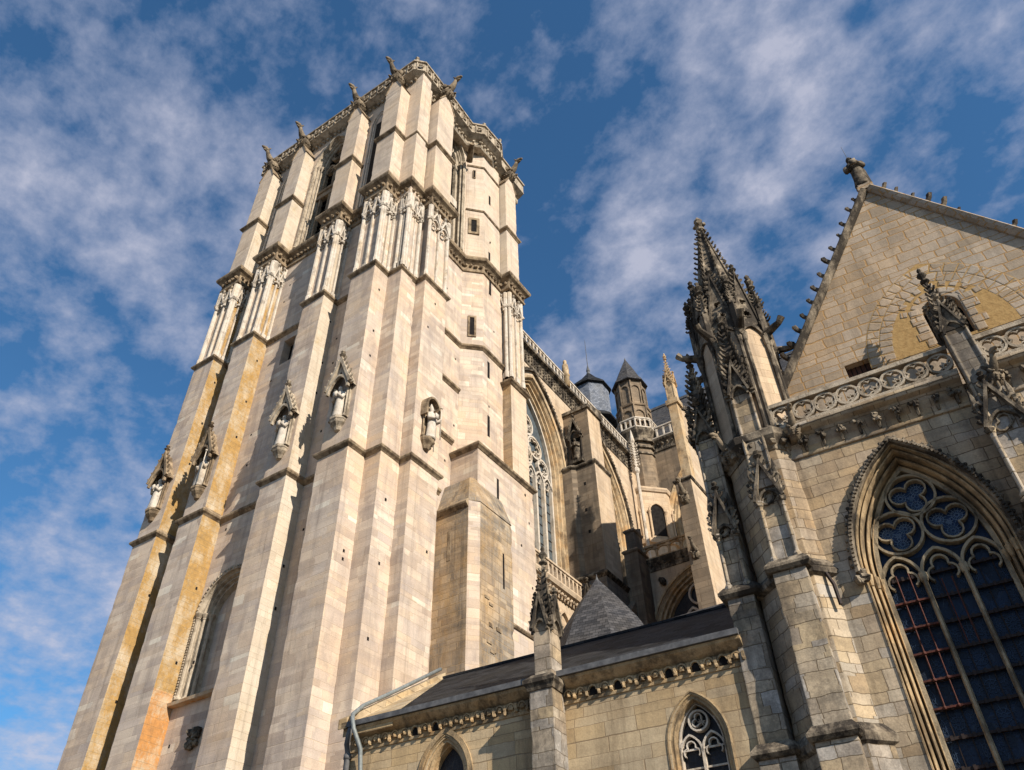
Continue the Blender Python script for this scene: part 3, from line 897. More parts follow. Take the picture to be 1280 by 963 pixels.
mb = MB()
ann = [(-22.95, 27.72), (-20.72, 27.72), (-20.3, 28.2), (-20.3, 31.1), (-22.95, 31.1)]
mb.rprism(ann, 0, 24.7, 7, mats=[7, 0, 7, 7, 7], chip=.06)
mb.loft([[(p[0], p[1], 24.7) for p in ann], [(-22.95, 28.3, 26.6), (-21.1, 28.3, 26.6), (-20.95, 28.5, 26.6), (-20.95, 31.0, 26.6), (-22.95, 31.0, 26.6)]], 7)
for z, h in ((22.4, 1.7), (14.9, 1.6)):
    mb.fbox(fY(27.72), -22.0, -21.8, z - h / 2, z + h / 2, -0.006, 0.03, 6)
for y, z, h in ((30.2, 21.6, 2.0), (30.6, 15.6, 1.1)):
    mb.fbox(fX(-20.3), y, y + 0.14, z - h / 2, z + h / 2, -0.006, 0.03, 5)
for k in range(16):
    y = rnd.uniform(28.6, 29.7); z = rnd.uniform(13.5, 19.5)
    mb.fbox(fX(-20.3), y, y + rnd.uniform(.15, .45), z, z + rnd.uniform(.1, .26), -0.02 - rnd.random() * .03, 0.05, 6)
part('annex_block', mb, TMATS, TW, 'stained stone block at the foot of the stair turret')

# ---- string courses and cornices following the stepped plan
def outline(e, lo=0.0):
    P = [(-39.66 + e, 36.0), (-39.66 + e, WY)]
    for x0, x1 in BUT[:3]:
        P += [(x0 + e, WY), (x0 + e, GY + e), (x1 - e, GY + e), (x1 - e, WY)]
    x0, x1 = BUT[3]
    P += [(x0 + e, WY), (x0 + e, GY + e), (x1 - e, GY + e), (x1 - e, WY - 0.02 + e), (-21.66 - e, WY - 0.02 + e), (-21.66 - e, 23.3 + e), (RX - e, 23.3 + e), (RX - e, 25.47 - e * 0.5), (WX, 25.47 - e * 0.5)]
    return P


tail3 = [(WX, 29.25), (-21.72, 30.3), (-21.72, 32.5), (-21.0, 32.5), (-21.0, 34.45), (WX, 34.45)]
mb = MB()
mb.sweep(outline(0.03), STRING, plan(Z1))
mb.sweep([(WX, 25.47), (WX, 27.8)], STRING, plan(26.1))
mb.sweep([(WX, 27.72), (-20.72, 27.72)], STRING, plan(25.0 - 0.4))
mb.sweep([(WX, 25.4), (WX, 28.76)], STRING, plan(30.1))
mb.sweep([(WX, 28.75), (-20.9, 28.75), (-20.9, 34.48), (WX, 34.48)], STRING, plan(29.1))
mb.sweep([(-20.9, 31.15), (-20.9, 34.48)], SMALL, plan(19.5))
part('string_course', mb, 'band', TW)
mb = MB()
mb.sweep(outline(0.08), STRING, plan(Z2))
mb.sweep([(WX, 25.4), (WX, 29.25), (-21.72, 30.3), (-21.72, 32.6)], STRING, plan(38.4))
mb.sweep([(WX, 25.4), (WX, 27.2)], STRING, plan(34.4))
mb.sweep([(WX, 27.35), (WX, 29.2)], STRING, plan(34.4))
mb.sweep([(-22.2, 32.5), (-21.0, 32.5), (-21.0, 34.45), (WX, 34.45)], STRING, plan(36.8))
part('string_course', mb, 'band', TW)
for P in ([(BUT[k][0] + .15, WY), (BUT[k][0] + .15, GY + .15), (BUT[k][1] - .15, GY + .15), (BUT[k][1] - .15, WY)] for k in range(3)):
    mb = MB(); mb.sweep(P, STRING, plan(Z4)); part('string_course', mb, 'band', TW)
mb = MB()
mb.sweep(outline(0.15)[14:], STRING, plan(Z4))
part('string_course', mb, 'band', TW)
mb = MB()
mb.sweep([(-22.75, 29.35), (-21.79, 30.35), (-21.79, 32.6)], SMALL, plan(Z4))
part('string_course', mb, 'band', st)
mb = MB()
mb.sweep([(-22.75, 29.35), (-21.79, 30.35), (-21.79, 32.6)], SMALL, plan(59.6))
part('string_course', mb, 'band', st)
mb = MB()
mb.sweep([(-22.2, 32.65), (-21.15, 32.65), (-21.15, 34.3), (WX, 34.3)], STRING, plan(Z4))
part('string_course', mb, 'band', bF)
full3 = outline(0.12) + tail3
mb = MB()
mb.sweep(full3, CORNICE, plan(Z3))
frieze(mb, full3[1:], Z3 - 0.95, 0.16, 0.33, 0.14)
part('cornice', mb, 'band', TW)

# ---- parapet
par = [(-39.3, 36.0), (-39.3, 21.3), (-22.15, 21.3), (-21.55, 21.9), (-21.55, 25.8), (-21.62, 28.35), (-20.85, 29.15), (-20.72, 31.3), (-21.4, 32.5), (-21.4, 36.0)]
mb = MB()
mb.sweep(par, [(0.0, 62.3), (0.0, 63.55), (-0.3, 63.55), (-0.3, 62.3)], lambda x, y, d: (x, y, d))
mb.sweep(par, [(-1.3, 61.35), (-0.72, 61.4), (-0.62, 61.55), (-0.66, 61.65), (-0.62, 61.95), (-0.38, 62.05), (-0.16, 62.2), (0.04, 62.32), (0.04, 62.45), (-1.3, 62.45)], lambda x, y, d: (x, y, d))
mb.sweep(par, [(-0.35, 63.5), (0.14, 63.5), (0.16, 63.62), (0.05, 63.78), (-0.35, 63.78)], lambda x, y, d: (x, y, d))
frieze(mb, par[1:-1], 61.82, -0.52, 0.42, 0.13)
for i in range(1, len(par) - 2):
    a, b = V2(par[i]), V2(par[i + 1])
    t = (b - a).normalized()
    n = Vector((t.y, -t.x))
    k = max(1, int((b - a).length / 0.75))
    for j in range(k):
        c = a + (b - a) * ((j + .5) / k)
        fr = wallfr((c.x + n.x * 0.06, c.y + n.y * 0.06), t)
        mb.fbox(fr, -0.25, -0.17, 62.3, 63.4, -0.06, 0.02)
        mb.ribbon(foil((0.08, 62.85), 4, 0.13, 0.13, R(45), 4), 0.07, fr, -0.08, 0.02, True)
for x, y in ((-20.95, 29.2), (-20.7, 31.2), (-22.0, 21.4), (-35.0, 21.3), (-21.5, 25.6)):
    mb.lathe((x, y, 63.7), [(0.12, 0), (0.1, 0.2), (0.2, 0.35), (0.1, 0.55), (0.02, 0.6)], 6)
part('parapet', mb, 'dullcarve', TW)
mb = MB()
mb.box(-39.2, -21.7, 21.5, 35.9, 62.5, 62.7)
part('roof_terrace', mb, 'lead', TW)

# ---- belfry and blind windows
ORD = [(-0.02, -0.10), (0.09, -0.12), (0.14, -0.04), (0.02, 0.05), (0.0, 0.18), (-0.10, 0.2), (-0.12, 0.32), (-0.2, 0.36), (-0.22, 0.5), (-0.36, 0.55), (-0.38, 0.8), (-0.02, 0.82)]
mb = MB()
mb.sweep(bel_f, ORD, fY(WY), side=-1)
for dx, dz in ((-1.85, -0.05), (-1.62, 0.16), (1.85, -0.05), (1.62, 0.16), (-1.42, 0.34), (1.42, 0.34)):
    colonnette(mb, (GAPC + dx, WY + dz), 47.9, 58.4, 0.08)
for cx in (-0.56, 0.56):  # ribs take the darker stone to imitate shade inside the opening
    mb.ribbon([(GAPC + cx - 0.5, 48.0)] + arch(GAPC + cx, 0.5, 57.4, 0.9, 6) + [(GAPC + cx + 0.5, 48.0)], 0.14, fY(WY), 0.5, 0.8, False, 1)
    mb.ribbon(foil((GAPC + cx, 57.5), 3, 0.17, 0.2, R(90), 6), 0.07, fY(WY), 0.5, 0.75, True, 1)
mb.ribbon(foil((GAPC, 59.6), 4, 0.3, 0.32, R(45), 7), 0.1, fY(WY), 0.5, 0.8, True, 1)
mb.ribbon(circle((GAPC, 59.6), 0.75), 0.1, fY(WY), 0.5, 0.8, True, 1)
bw = part('belfry_window', mb, ['dullcarve', 'band'], TW)
mb = MB()
mb.fbox(fY(WY), GAPC - 1.4, GAPC + 1.4, 54.0, 54.6, 0.45, 0.85)
mb.sweep([(GAPC - 1.4, 54.7), (GAPC + 1.4, 54.7)], [(-.1, .3), (.1, .35), (.1, .6), (-.1, .6)], fY(WY))
part('transom', mb, 'band', bw)
mb = MB()
z = 48.2
while z < 61.0:
    mb.add([(GAPC - 1.4, WY + 0.72, z), (GAPC + 1.4, WY + 0.72, z), (GAPC + 1.4, WY + 1.2, z + 0.45), (GAPC - 1.4, WY + 1.2, z + 0.45), (GAPC - 1.4, WY + 0.74, z - 0.05), (GAPC + 1.4, WY + 0.74, z - 0.05), (GAPC + 1.4, WY + 1.22, z + 0.4), (GAPC - 1.4, WY + 1.22, z + 0.4)],
           [(0, 1, 2, 3), (7, 6, 5, 4), (0, 4, 5, 1), (2, 6, 7, 3), (1, 5, 6, 2), (3, 7, 4, 0)])
    z += 0.62
part('louvre', mb, 'louvre', bw)

fr = fX(WX)
mb = MB()
mb.sweep(bel_r, ORD, fr, side=-1)
for cy in (26.75, 28.0):
    mb.ribbon([(cy - 0.55, 48.0)] + arch(cy, 0.55, 58.4, 1.0, 6) + [(cy + 0.55, 48.0)], 0.13, fr, 0.45, 0.75)
    mb.ribbon(foil((cy, 58.6), 3, 0.17, 0.2, R(90), 6), 0.07, fr, 0.45, 0.7, True)
mb.ribbon(foil((27.38, 60.6), 4, 0.26, 0.28, R(45), 7), 0.1, fr, 0.45, 0.75, True)
mb.ribbon(circle((27.38, 60.6), 0.66), 0.1, fr, 0.45, 0.75, True)
for dy, dd in ((28.9, -0.03), (28.72, 0.14), (25.8, -0.03)):
    p = fr(dy, 0, dd)
    colonnette(mb, p, 47.9, 59.4, 0.08)
bw2 = part('belfry_window', mb, 'dullcarve', TW)
mb = MB()
mb.fbox(fr, 25.9, 28.85, 53.2, 54.1, 0.4, 0.8)
part('transom', mb, 'palecarve', bw2)
mb = MB()
z = 48.2
while z < 61.5:
    mb.fbox(fr, 25.95, 28.8, z, z + 0.06, 0.7, 1.1)
    z += 0.6
mb.fbox(fr, 25.9, 28.85, 47.9, 62.0, 1.12, 1.16)
part('louvre', mb, 'louvre', bw2)

# narrow blind lancets in the gaps between the paired buttresses
for c, hw in ((-25.71, 0.78), (-35.73, 0.7)):
    mb = MB()
    path = [(c - hw, 47.8)] + arch(c, hw, 58.6, 1.7, 8) + [(c + hw, 47.8)]
    mb.sweep(path, [(0, -0.12), (0.12, -0.14), (0.14, 0.02), (0, 0.02)], fY(WY), side=-1)
    mb.sweep(offset(path, -0.22), [(0, -0.08), (0.1, -0.09), (0.1, 0.02), (0, 0.02)], fY(WY), side=-1)
    mb.fbox(fY(WY), c - hw * .55, c + hw * .55, 47.8, 58.8, -0.02, 0.02, 1)
    part('blind_lancet', mb, ['palecarve', 'louvre'], TW)

# round blind arch low on the front wall
mb = MB()
arc = [(GAPC - 1.95, 15.3)] + arch(GAPC, 1.95, 19.4, 1.95, 14) + [(GAPC + 1.95, 15.3)]
mb.sweep(arc, [(-0.02, -0.08), (0.16, -0.12), (0.18, 0.0), (-0.02, 0.03), (-0.08, 0.14), (-0.16, 0.12), (-0.2, 0.3), (-0.3, 0.28), (-0.34, 0.45), (-0.46, 0.44), (-0.5, 0.74), (-0.02, 0.74)], fY(WY), side=-1)
ring = offset(arc, 0.08)
for i in range(len(ring) - 1):
    a, b = V2(ring[i]), V2(ring[i + 1])
    k = max(1, int((b - a).length / 0.13))
    for j in range(k):
        p = a + (b - a) * ((j + .5) / k)
        mb.fbox(fY(WY), p.x - .035, p.x + .035, p.y - .035, p.y + .035, -0.16, -0.08)
for dx, dz in ((-1.86, 0.0), (-1.66, 0.24), (-1.48, 0.44), (1.86, 0), (1.66, 0.24), (1.48, 0.44)):
    colonnette(mb, (GAPC + dx, WY + dz - 0.05), 15.3, 19.5, 0.1)
part('blind_arch', mb, 'dullcarve', TW)
mb = MB()
mb.sweep([(-32.87, WY), (-28.64, WY)], [(-0.1, -0.22), (0.3, -0.2), (0.34, -0.05), (0.0, 0.12), (-0.1, 0.12)], plan(15.2))
part('window_sill', mb, 'lichen_low', TW, 'ochre stained sill of the round arch')
mb = MB()
for k in range(14):
    mb.blob((-30.72 + rnd.uniform(-.28, .28), WY - 0.12, 13.3 + rnd.uniform(-.35, .4)), rnd.uniform(.12, .24), 0, .4)
part('carved_mask', mb, 'carve', TW)

# ---- gargoyles
mb = MB()
mb.loft([[(x * 0.75, y * 0.8 + 0.1, -0.55) for x, y in ((-.5, -.4), (.5, -.4), (.5, .5), (-.5, .5))], [(x, y, 0.25) for x, y in ((-.55, -.65), (.55, -.65), (.55, .6), (-.55, .6))],
         [(x, y, 0.55) for x, y in ((-.55, -.65), (.55, -.65), (.55, .6), (-.55, .6))]])
for sx in (-1, 1):
    for k in range(3):
        mb.blob((sx * 0.5, -0.3 + 0.3 * k, -0.05 + 0.1 * k), 0.13)
        mb.blob((sx * (0.2), -0.62, -0.25 + 0.25 * k), 0.12)
mb.tube([(0, .55, .55), (0, .1, .75), (0, -.35, .95), (0, -.75, 1.3), (0, -1.0, 1.75), (0, -1.15, 2.1)], [.34, .46, .42, .33, .24, .2], 10)
mb.tube([(0, -1.0, 2.0), (0, -1.2, 2.22), (0, -1.48, 2.3), (0, -1.78, 2.26), (0, -1.92, 2.2)], [.16, .27, .25, .15, .09], 9)
mb.tube([(0, -1.25, 2.06), (0, -1.5, 2.0), (0, -1.7, 1.96)], [.14, .12, .05], 7)
for sx in (-1, 1):
    mb.tube([(sx * .14, -1.12, 2.36), (sx * .22, -1.0, 2.6), (sx * .2, -.92, 2.68)], [.09, .07, .02], 6)
    mb.tube([(sx * .3, -.3, 1.0), (sx * .5, -.55, .75), (sx * .42, -.75, .5), (sx * .4, -.9, .5)], [.2, .16, .12, .08], 7)
    mb.loft([[(sx * .3, .2, 1.0), (sx * .36, .25, 1.0), (sx * .36, -.4, 1.25), (sx * .3, -.4, 1.25)],
             [(sx * .55, .45, 1.35), (sx * .6, .5, 1.35), (sx * .55, -.2, 1.6), (sx * .5, -.2, 1.6)],
             [(sx * .5, .65, 1.75), (sx * .55, .7, 1.75), (sx * .5, .2, 1.9), (sx * .46, .2, 1.9)]])
garg_me = meshdata('gargoyle', mb, ['beast'], (0, 0, 0), True)
for k, (x, y, z, rz) in enumerate(((-37.65, 21.15, 61.75, -4), (-33.85, 21.15, 61.75, 5), (-27.7, 21.15, 61.75, 0), (-23.67, 21.15, 61.75, -3),
                                   (-21.25, 24.4, 61.85, 90), (-21.3, 33.5, 61.6, 86))):
    inst('gargoyle', garg_me, TW, (x, y, z), R(rz), 0.78)
mb = MB()
mb.tube([(-22.3, 29.0, 59.3), (-21.6, 28.3, 59.5), (-21.2, 27.9, 59.55)], [.28, .24, .2], 8)
part('water_spout', mb, 'band', TW)

# ---- statue niches on the buttress fronts
for k, (x0, x1) in enumerate(BUT):
    c = [-37.72, -33.86, -27.62, -23.62][k]
    mb = MB()
    fr = fY(GY + 0.05)
    mb.lathe((c, GY + 0.05, 26.35), [(0.02, -0.35), (0.18, -0.3), (0.26, -0.12), (0.42, 0.06), (0.46, 0.2), (0.5, 0.24), (0.5, 0.38), (0.02, 0.38)], 8, 0, R(22.5))
    for s in (-1, 1):
        colonnette(mb, (c + s * 0.46, GY - 0.12), 26.7, 28.85, 0.05)
        mb.fbox(fr, c + s * .5 - .06, c + s * .5 + .06, 26.7, 28.9, -0.12, 0.02)
        mb.blob((c + s * 0.8, GY - 0.3, 28.75), (.15, .15, .2))
    # canopy: two gables meeting in a prow
    for s in (-1, 1):
        p0, p1 = (c + s * 0.86, GY + 0.02), (c, GY - 0.62)
    gablet(mb, fr, c, 0.84, 28.65, 30.55, -0.42, 0.14, 0, 0.2, 5, True, True, 0.16)
    mb.add([fr(c - .84, 28.65, -.44), fr(c, 30.5, -.44), fr(c + .84, 28.65, -.44), fr(c - .84, 28.65, .02), fr(c, 30.5, .02), fr(c + .84, 28.65, .02)],
           [(0, 1, 4, 3), (1, 2, 5, 4)])
    mb.add([fr(c - .84, 28.65, -.40), fr(c - .5, 28.65, -.40), fr(c, 29.75, -.40), fr(c + .5, 28.65, -.40), fr(c + .84, 28.65, -.40), fr(c, 30.5, -.40)], [(0, 1, 2, 5), (5, 2, 3, 4)])
    part('statue_niche', mb, 'dullcarve' if k > 1 else 'band', TW)
mb = MB()
fr = fX(RX - 0.05)
mb.lathe((RX - 0.05, 24.35, 26.35), [(0.02, -0.5), (0.2, -0.4), (0.3, -0.15), (0.42, 0.0), (0.46, 0.12), (0.46, 0.22), (0.02, 0.22)], 8, 0, R(22.5))
mb.sweep([(23.95, 27.9)] + arch(24.4, 0.45, 28.6, 0.55, 6) + [(24.85, 27.9)], [(0, -0.42), (0.12, -0.42), (0.14, 0.02), (0, 0.02)], fr, side=-1)
mb.plate([(23.97, 26.6)] + arch(24.4, 0.43, 28.6, 0.53, 6) + [(24.83, 26.6)], [], fr, -0.02, 0.02, 1)
for s in (-1, 1):
    colonnette(mb, (RX + 0.05, 24.4 + s * 0.42), 26.6, 28.1, 0.05)
part('statue_niche', mb, ['band', 'annex'], TW)


# ---- statues (each is a thing of its own)
def statue_mesh(seed, book=True, staff=False, mitre=False):
    r2 = random.Random(seed)
    mb = MB()
    prof = [(0.0, .25, .22), (.06, .27, .23), (.35, .25, .21), (.7, .235, .2), (.95, .215, .185), (1.15, .24, .19), (1.3, .27, .18), (1.38, .22, .15), (1.43, .1, .09), (1.47, .075, .08),
            (1.52, .095, .105), (1.6, .11, .12), (1.68, .105, .115), (1.75, .07, .085 if not mitre else .09), (1.78 if not mitre else 1.92, .02, .02)]
    loops = []
    n = 18
    for z, rx, ry in prof:
        fold = 0.10 * max(0, 1 - z / 1.25)
        loops.append([((rx * math.cos(a) * (1 + fold * math.sin(7 * a + seed + z * 1.5))) + 0.05 * math.sin(z * 2.2), ry * math.sin(a) * (1 + fold * math.sin(6 * a + seed)), z) for a in [2 * math.pi * k / n for k in range(n)]])
    mb.loft(loops)
    for s in (-1, 1):
        e = (s * .27, -.12, .98)
        h = (s * .1, -.27, 1.08 + 0.06 * s)
        if staff and s > 0:
            h = (.33, -.28, 1.12)
        mb.tube([(s * .24, 0, 1.28), e, h], [.105, .1, .06], 8)
        mb.blob(h, .065, 0, .1)
    mb.blob((0.05, -.125, 1.57), (.025, .04, .035), 0, .05)
    if book:
        mb.box(-.1, .12, -.36, -.29, 1.0, 1.25)
    if staff:
        mb.tube([(.35, -.3, 0.05), (.35, -.3, 1.75)], .025, 6)
        mb.blob((.35, -.3, 1.8), .07)
    return mb


STAT = [(-37.72, 20.6, 26.72, 0, 'worn grey stone saint on the tower buttress at the far left edge', 1, 'palecarve'),
        (-33.86, 20.6, 26.72, 0, 'stone saint under a gabled canopy beside the orange lichen flank', 2, 'palecarve'),
        (-27.62, 20.6, 26.72, 0, 'stone saint holding a book on the buttress above the round arch', 3, 'palecarve'),
        (-23.62, 20.6, 26.72, 0, 'pale robed saint in the canopied niche nearest the tower corner', 4, 'palecarve'),
        (-20.75, 24.4, 26.56, 90, 'pale mitred bishop figure in the round-headed niche without gable', 5, 'palecarve')]
for x, y, z, rz, lab, sd, mt in STAT:
    mb = statue_mesh(sd, sd != 2, sd in (2, 5), sd == 5)
    o = bpy.data.objects.new('statue', meshdata('statue', mb, [mt], (0, 0, 0), True))
    COL.objects.link(o)
    o.location = (x, y, z)
    o.rotation_euler = (0, 0, R(rz))
    o.scale = (1.12, 1.12, 1.2)
    tagit(o, lab, 'statue', 'niche statues on the tower')


# ================================================================== TRANSEPT
TX = -23.0
TR = thing('transept', (-31.0, 46.0, 0), 'W', 'grey stone transept with tall traceried windows and a balustrade behind the tower', 'church building')
fr = fX(TX)
win1 = [(34.5, 26.4)] + arch(38.6, 4.1, 35.4, 7.2, 12) + [(42.7, 26.4)]
win2 = [(45.6, 30.0)] + arch(49.3, 3.7, 35.4, 7.4, 12) + [(53.0, 30.0)]
mb = MB()
mb.plate([(34.46, 0), (34.46, 43.7), (57.0, 43.7), (57.0, 0)], [win1, win2], fr, 0, 1.3, 0)
mb.box(-39.6, -24.3, 36.0, 58.0, 0, 44.0, 1)
mb.box(-38.5, -24.4, 36.2, 58.0, 44.0, 44.6, 1)
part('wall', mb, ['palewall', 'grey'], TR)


def big_window(c, half, zs, rise, z0, parent, nl):
    ORD2 = [(0.0, -0.06), (0.14, -0.1), (0.16, 0.02), (0.0, 0.03), (-0.1, 0.2), (-0.2, 0.16), (-0.24, 0.36), (-0.42, 0.34), (-0.46, 0.56), (-0.62, 0.55), (-0.66, 0.8), (-0.8, 0.8), (-0.84, 1.1), (0.0, 1.12)]
    path = [(c - half, z0)] + arch(c, half, zs, rise, 14) + [(c + half, z0)]
    mb = MB()
    mb.sweep(path, ORD2, fr, side=-1)
    part('window_surround', mb, 'orange', parent)
    mb = MB()
    hood = offset(arch(c, half + 0.1, zs + 0.4, rise - 0.1, 16), 0.25)
    mb.sweep(hood, [(0, -0.22), (0.13, -0.24), (0.15, 0.02), (0, 0.02)], fr, side=-1)
    for i in range(len(hood) - 1):
        a, b = V2(hood[i]), V2(hood[i + 1])
        for j in range(2):
            p = a + (b - a) * (j * .5 + .25)
            q = Vector((-(b - a).y, (b - a).x)).normalized()
            if q.y < 0 and abs(q.x) < 0.2:
                q = -q
            mb.blob(fr(p.x + q.x * .2, p.y + q.y * .2, -.15), .12)
    part('hood_mould', mb, 'carve', parent)
    h2 = half - 0.84
    r2 = rise - 1.0
    mb = MB()
    lw = 2 * h2 / nl
    hz = zs - 1.2
    for k in range(1, nl):
        a = c - h2 + lw * k
        mb.fbox(fr, a - .1, a + .1, z0, hz + .2, .72, 1.0)
    for k in range(nl):
        a = c - h2 + lw * (k + .5)
        mb.ribbon(arch(a, lw / 2, hz, lw * 0.8, 6), .13, fr, .74, .98)
        mb.ribbon(foil((a, hz + .1), 3, lw * .17, lw * .2, R(90), 5), .07, fr, .78, .95, True)
    for k in range(nl // 2):
        a = c - h2 + lw * (2 * k + 1)
        mb.ribbon(circle((a, hz + lw * 1.35), lw * .62, 20), .14, fr, .74, .98, True)
        mb.ribbon(foil((a, hz + lw * 1.35), 6, lw * .33, lw * .2, 0, 4), .07, fr, .78, .95, True)
    for k in range(nl // 2 - 1):
        a = c - h2 + lw * (2 * k + 2)
        mb.ribbon(circle((a, hz + lw * 2.5), lw * .82, 20), .15, fr, .74, .98, True)
        mb.ribbon(foil((a, hz + lw * 2.5), 6, lw * .44, lw * .26, 0, 4), .08, fr, .78, .95, True)
    mb.ribbon(circle((c, hz + lw * 4.0), lw * .85, 20), .15, fr, .74, .98, True)
    mb.ribbon(foil((c, hz + lw * 4.0), 6, lw * .46, lw * .27, R(30), 4), .08, fr, .78, .95, True)
    mb.ribbon([(c - h2, z0)] + arch(c, h2, zs, r2 + .2, 12) + [(c + h2, z0)], .16, fr, .74, 1.0)
    wo_ = part('window', mb, 'palecarve', parent)
    mb = MB()
    mb.fbox(fr, c - half, c + half, z0 - .2, zs + rise, 1.02, 1.06)
    part('glass', mb, 'glass_grey', wo_)
    mb = MB()
    z = z0 + .7
    while z < hz:
        mb.fbox(fr, c - h2, c + h2, z - .025, z + .025, .98, 1.02)
        z += .75
    part('saddle_bar', mb, 'ironb', wo_)


big_window(38.6, 4.1, 35.4, 7.2, 26.4, TR, 6)
big_window(49.3, 3.7, 35.4, 7.4, 30.0, TR, 6)
# frieze and balustrade along the eaves, a second balustrade under the window
mb = MB()
path = [(TX, 34.46), (TX, 55.4)]
mb.sweep(path, [(-.05, 43.55), (.06, 43.55), (.1, 43.7), (.03, 43.8), (.05, 44.75), (.2, 44.9), (.42, 45.0), (.46, 45.2), (.3, 45.3), (-.05, 45.35)], lambda x, y, d: (x, y, d))
for zz in (44.02, 44.34, 44.62):
    frieze(mb, path, zz, 0.06, 0.42, 0.13)
part('cornice', mb, 'carve', TR)


def balustrade(mb, fr, a0, a1, z0, z1, step, d=0.0, m=0, th=0.12):
    mb.fbox(fr, a0, a1, z0, z0 + .12, d - th, d + th, m)
    mb.fbox(fr, a0, a1, z1 - .14, z1, d - th * 1.25, d + th * 1.25, m)
    n = max(1, int(round((a1 - a0) / step)))
    st = (a1 - a0) / n
    for k in range(n + 1):
        a = a0 + st * k
        mb.fbox(fr, a - .07, a + .07, z0 + .12, z1 - .14, d - th * .8, d + th * .8, m)
        if k < n:
            mb.ribbon(arch(a + st / 2, st / 2 - .04, z1 - .14 - st * .52, st * .44, 4), .08, fr, d - th * .6, d + th * .6, False, m)


mb = MB()
balustrade(mb, fr, 34.5, 55.4, 45.35, 46.45, 0.52, -0.15)
part('balustrade', mb, 'palecarve', TR)
mb = MB()
mb.lathe((TX + .3, 43.6, 46.3), [(.3, -1.1), (.3, .1), (.36, .15), (.25, .3), (.3, .8), (.26, 1.3), (.12, 1.45), (.17, 1.6), (.15, 1.8), (.02, 1.95)], 9)
part('roof_figure', mb, 'orange', TR, smooth=True)
mb = MB()
balustrade(mb, fr, 34.5, 43.6, 25.4, 26.5, 0.5, -0.75)
mb.sweep([(TX, 34.46), (TX, 43.6)], [(-.05, 24.6), (.5, 24.65), (.6, 24.9), (.9, 25.05), (1.0, 25.3), (.9, 25.42), (-.05, 25.42)], lambda x, y, d: (x, y, d))
frieze(mb, [(TX, 34.46), (TX, 43.6)], 24.85, .68, .36, .12)
for k in range(4):
    c = 35.9 + 2.1 * k
    mb.ribbon([(c - .8, 19.0)] + arch(c, .8, 22.6, 1.3, 7) + [(c + .8, 19.0)], .16, fr, -.6, -.3)
mb.fbox(fr, 34.46, 43.6, 0, 24.6, -.4, 0.01, 0)
part('balustrade', mb, 'palewall', TR, 'lower balustrade under the tall window')
# buttress
mb = MB()
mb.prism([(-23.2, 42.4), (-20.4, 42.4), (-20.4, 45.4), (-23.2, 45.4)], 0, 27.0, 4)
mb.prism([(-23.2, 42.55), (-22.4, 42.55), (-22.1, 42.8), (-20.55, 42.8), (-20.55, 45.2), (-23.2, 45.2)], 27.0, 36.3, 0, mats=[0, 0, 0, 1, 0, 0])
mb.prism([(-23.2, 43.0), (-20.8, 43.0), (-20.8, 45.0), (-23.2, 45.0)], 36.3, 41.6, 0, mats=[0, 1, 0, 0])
mb.prism([(-23.3, 42.85), (-20.65, 42.85), (-20.65, 45.15), (-23.3, 45.15)], 41.6, 41.85, 2, ztop=[41.9, 41.9, 42.6, 42.6])
for P, z in (([(-23.1, 42.4), (-20.4, 42.4), (-20.4, 45.4), (-23, 45.4)], 27.0), ([(-23.1, 42.6), (-22.4, 42.6), (-22.1, 42.85), (-20.6, 42.85), (-20.6, 45.2)], 36.3)):
    mb.sweep(P, STRING, plan(z), m=2)
for a, z in ((-21.7, 38.2), (-21.5, 34.6), (-21.6, 32.4), (-21.5, 30.6), (-21.0, 24.0)):
    mb.fbox(fY(42.8 if z < 36 else 43.0), a - .09, a + .09, z - .13, z + .13, -.008, .02, 3)
tb = part('buttress', mb, ['grey', 'palewall', 'carve', 'dark', 'shade_dark'], TR)
mb = MB()
fy = fY(43.0)
gablet(mb, fy, -21.95, .62, 39.0, 40.7, -.3, .2, 0, .16, 4, True, True, .12)
mb.add([fy(-22.57, 39.0, -.3), fy(-21.95, 40.6, -.3), fy(-21.33, 39.0, -.3), fy(-22.57, 39.0, 0), fy(-21.95, 40.6, 0), fy(-21.33, 39.0, 0)], [(0, 1, 4, 3), (1, 2, 5, 4)])
for s in (-1, 1):
    colonnette(mb, (-21.95 + s * .48, 42.8), 36.9, 39.0, .05)
mb.fbox(fy, -22.4, -21.5, 36.9, 39.1, -.01, .02, 1)
mb.fbox(fy, -22.5, -21.4, 36.6, 36.9, -.4, .02, 0)
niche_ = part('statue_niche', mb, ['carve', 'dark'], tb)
mb = MB()
fy2 = fY(42.4)
gablet(mb, fy2, -21.7, .75, 23.6, 26.2, -.25, .22, 0, .2, 5, True, True, .14)
part('gablet', mb, ['carve', 'dark'], tb)
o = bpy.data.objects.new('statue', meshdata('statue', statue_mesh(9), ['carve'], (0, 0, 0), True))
COL.objects.link(o)
o.location = (-21.95, 42.78, 36.9)
o.scale = (1.1, 1.1, 1.15)
tagit(o, 'dark weathered statue in the shadowed niche of the transept buttress', 'statue')

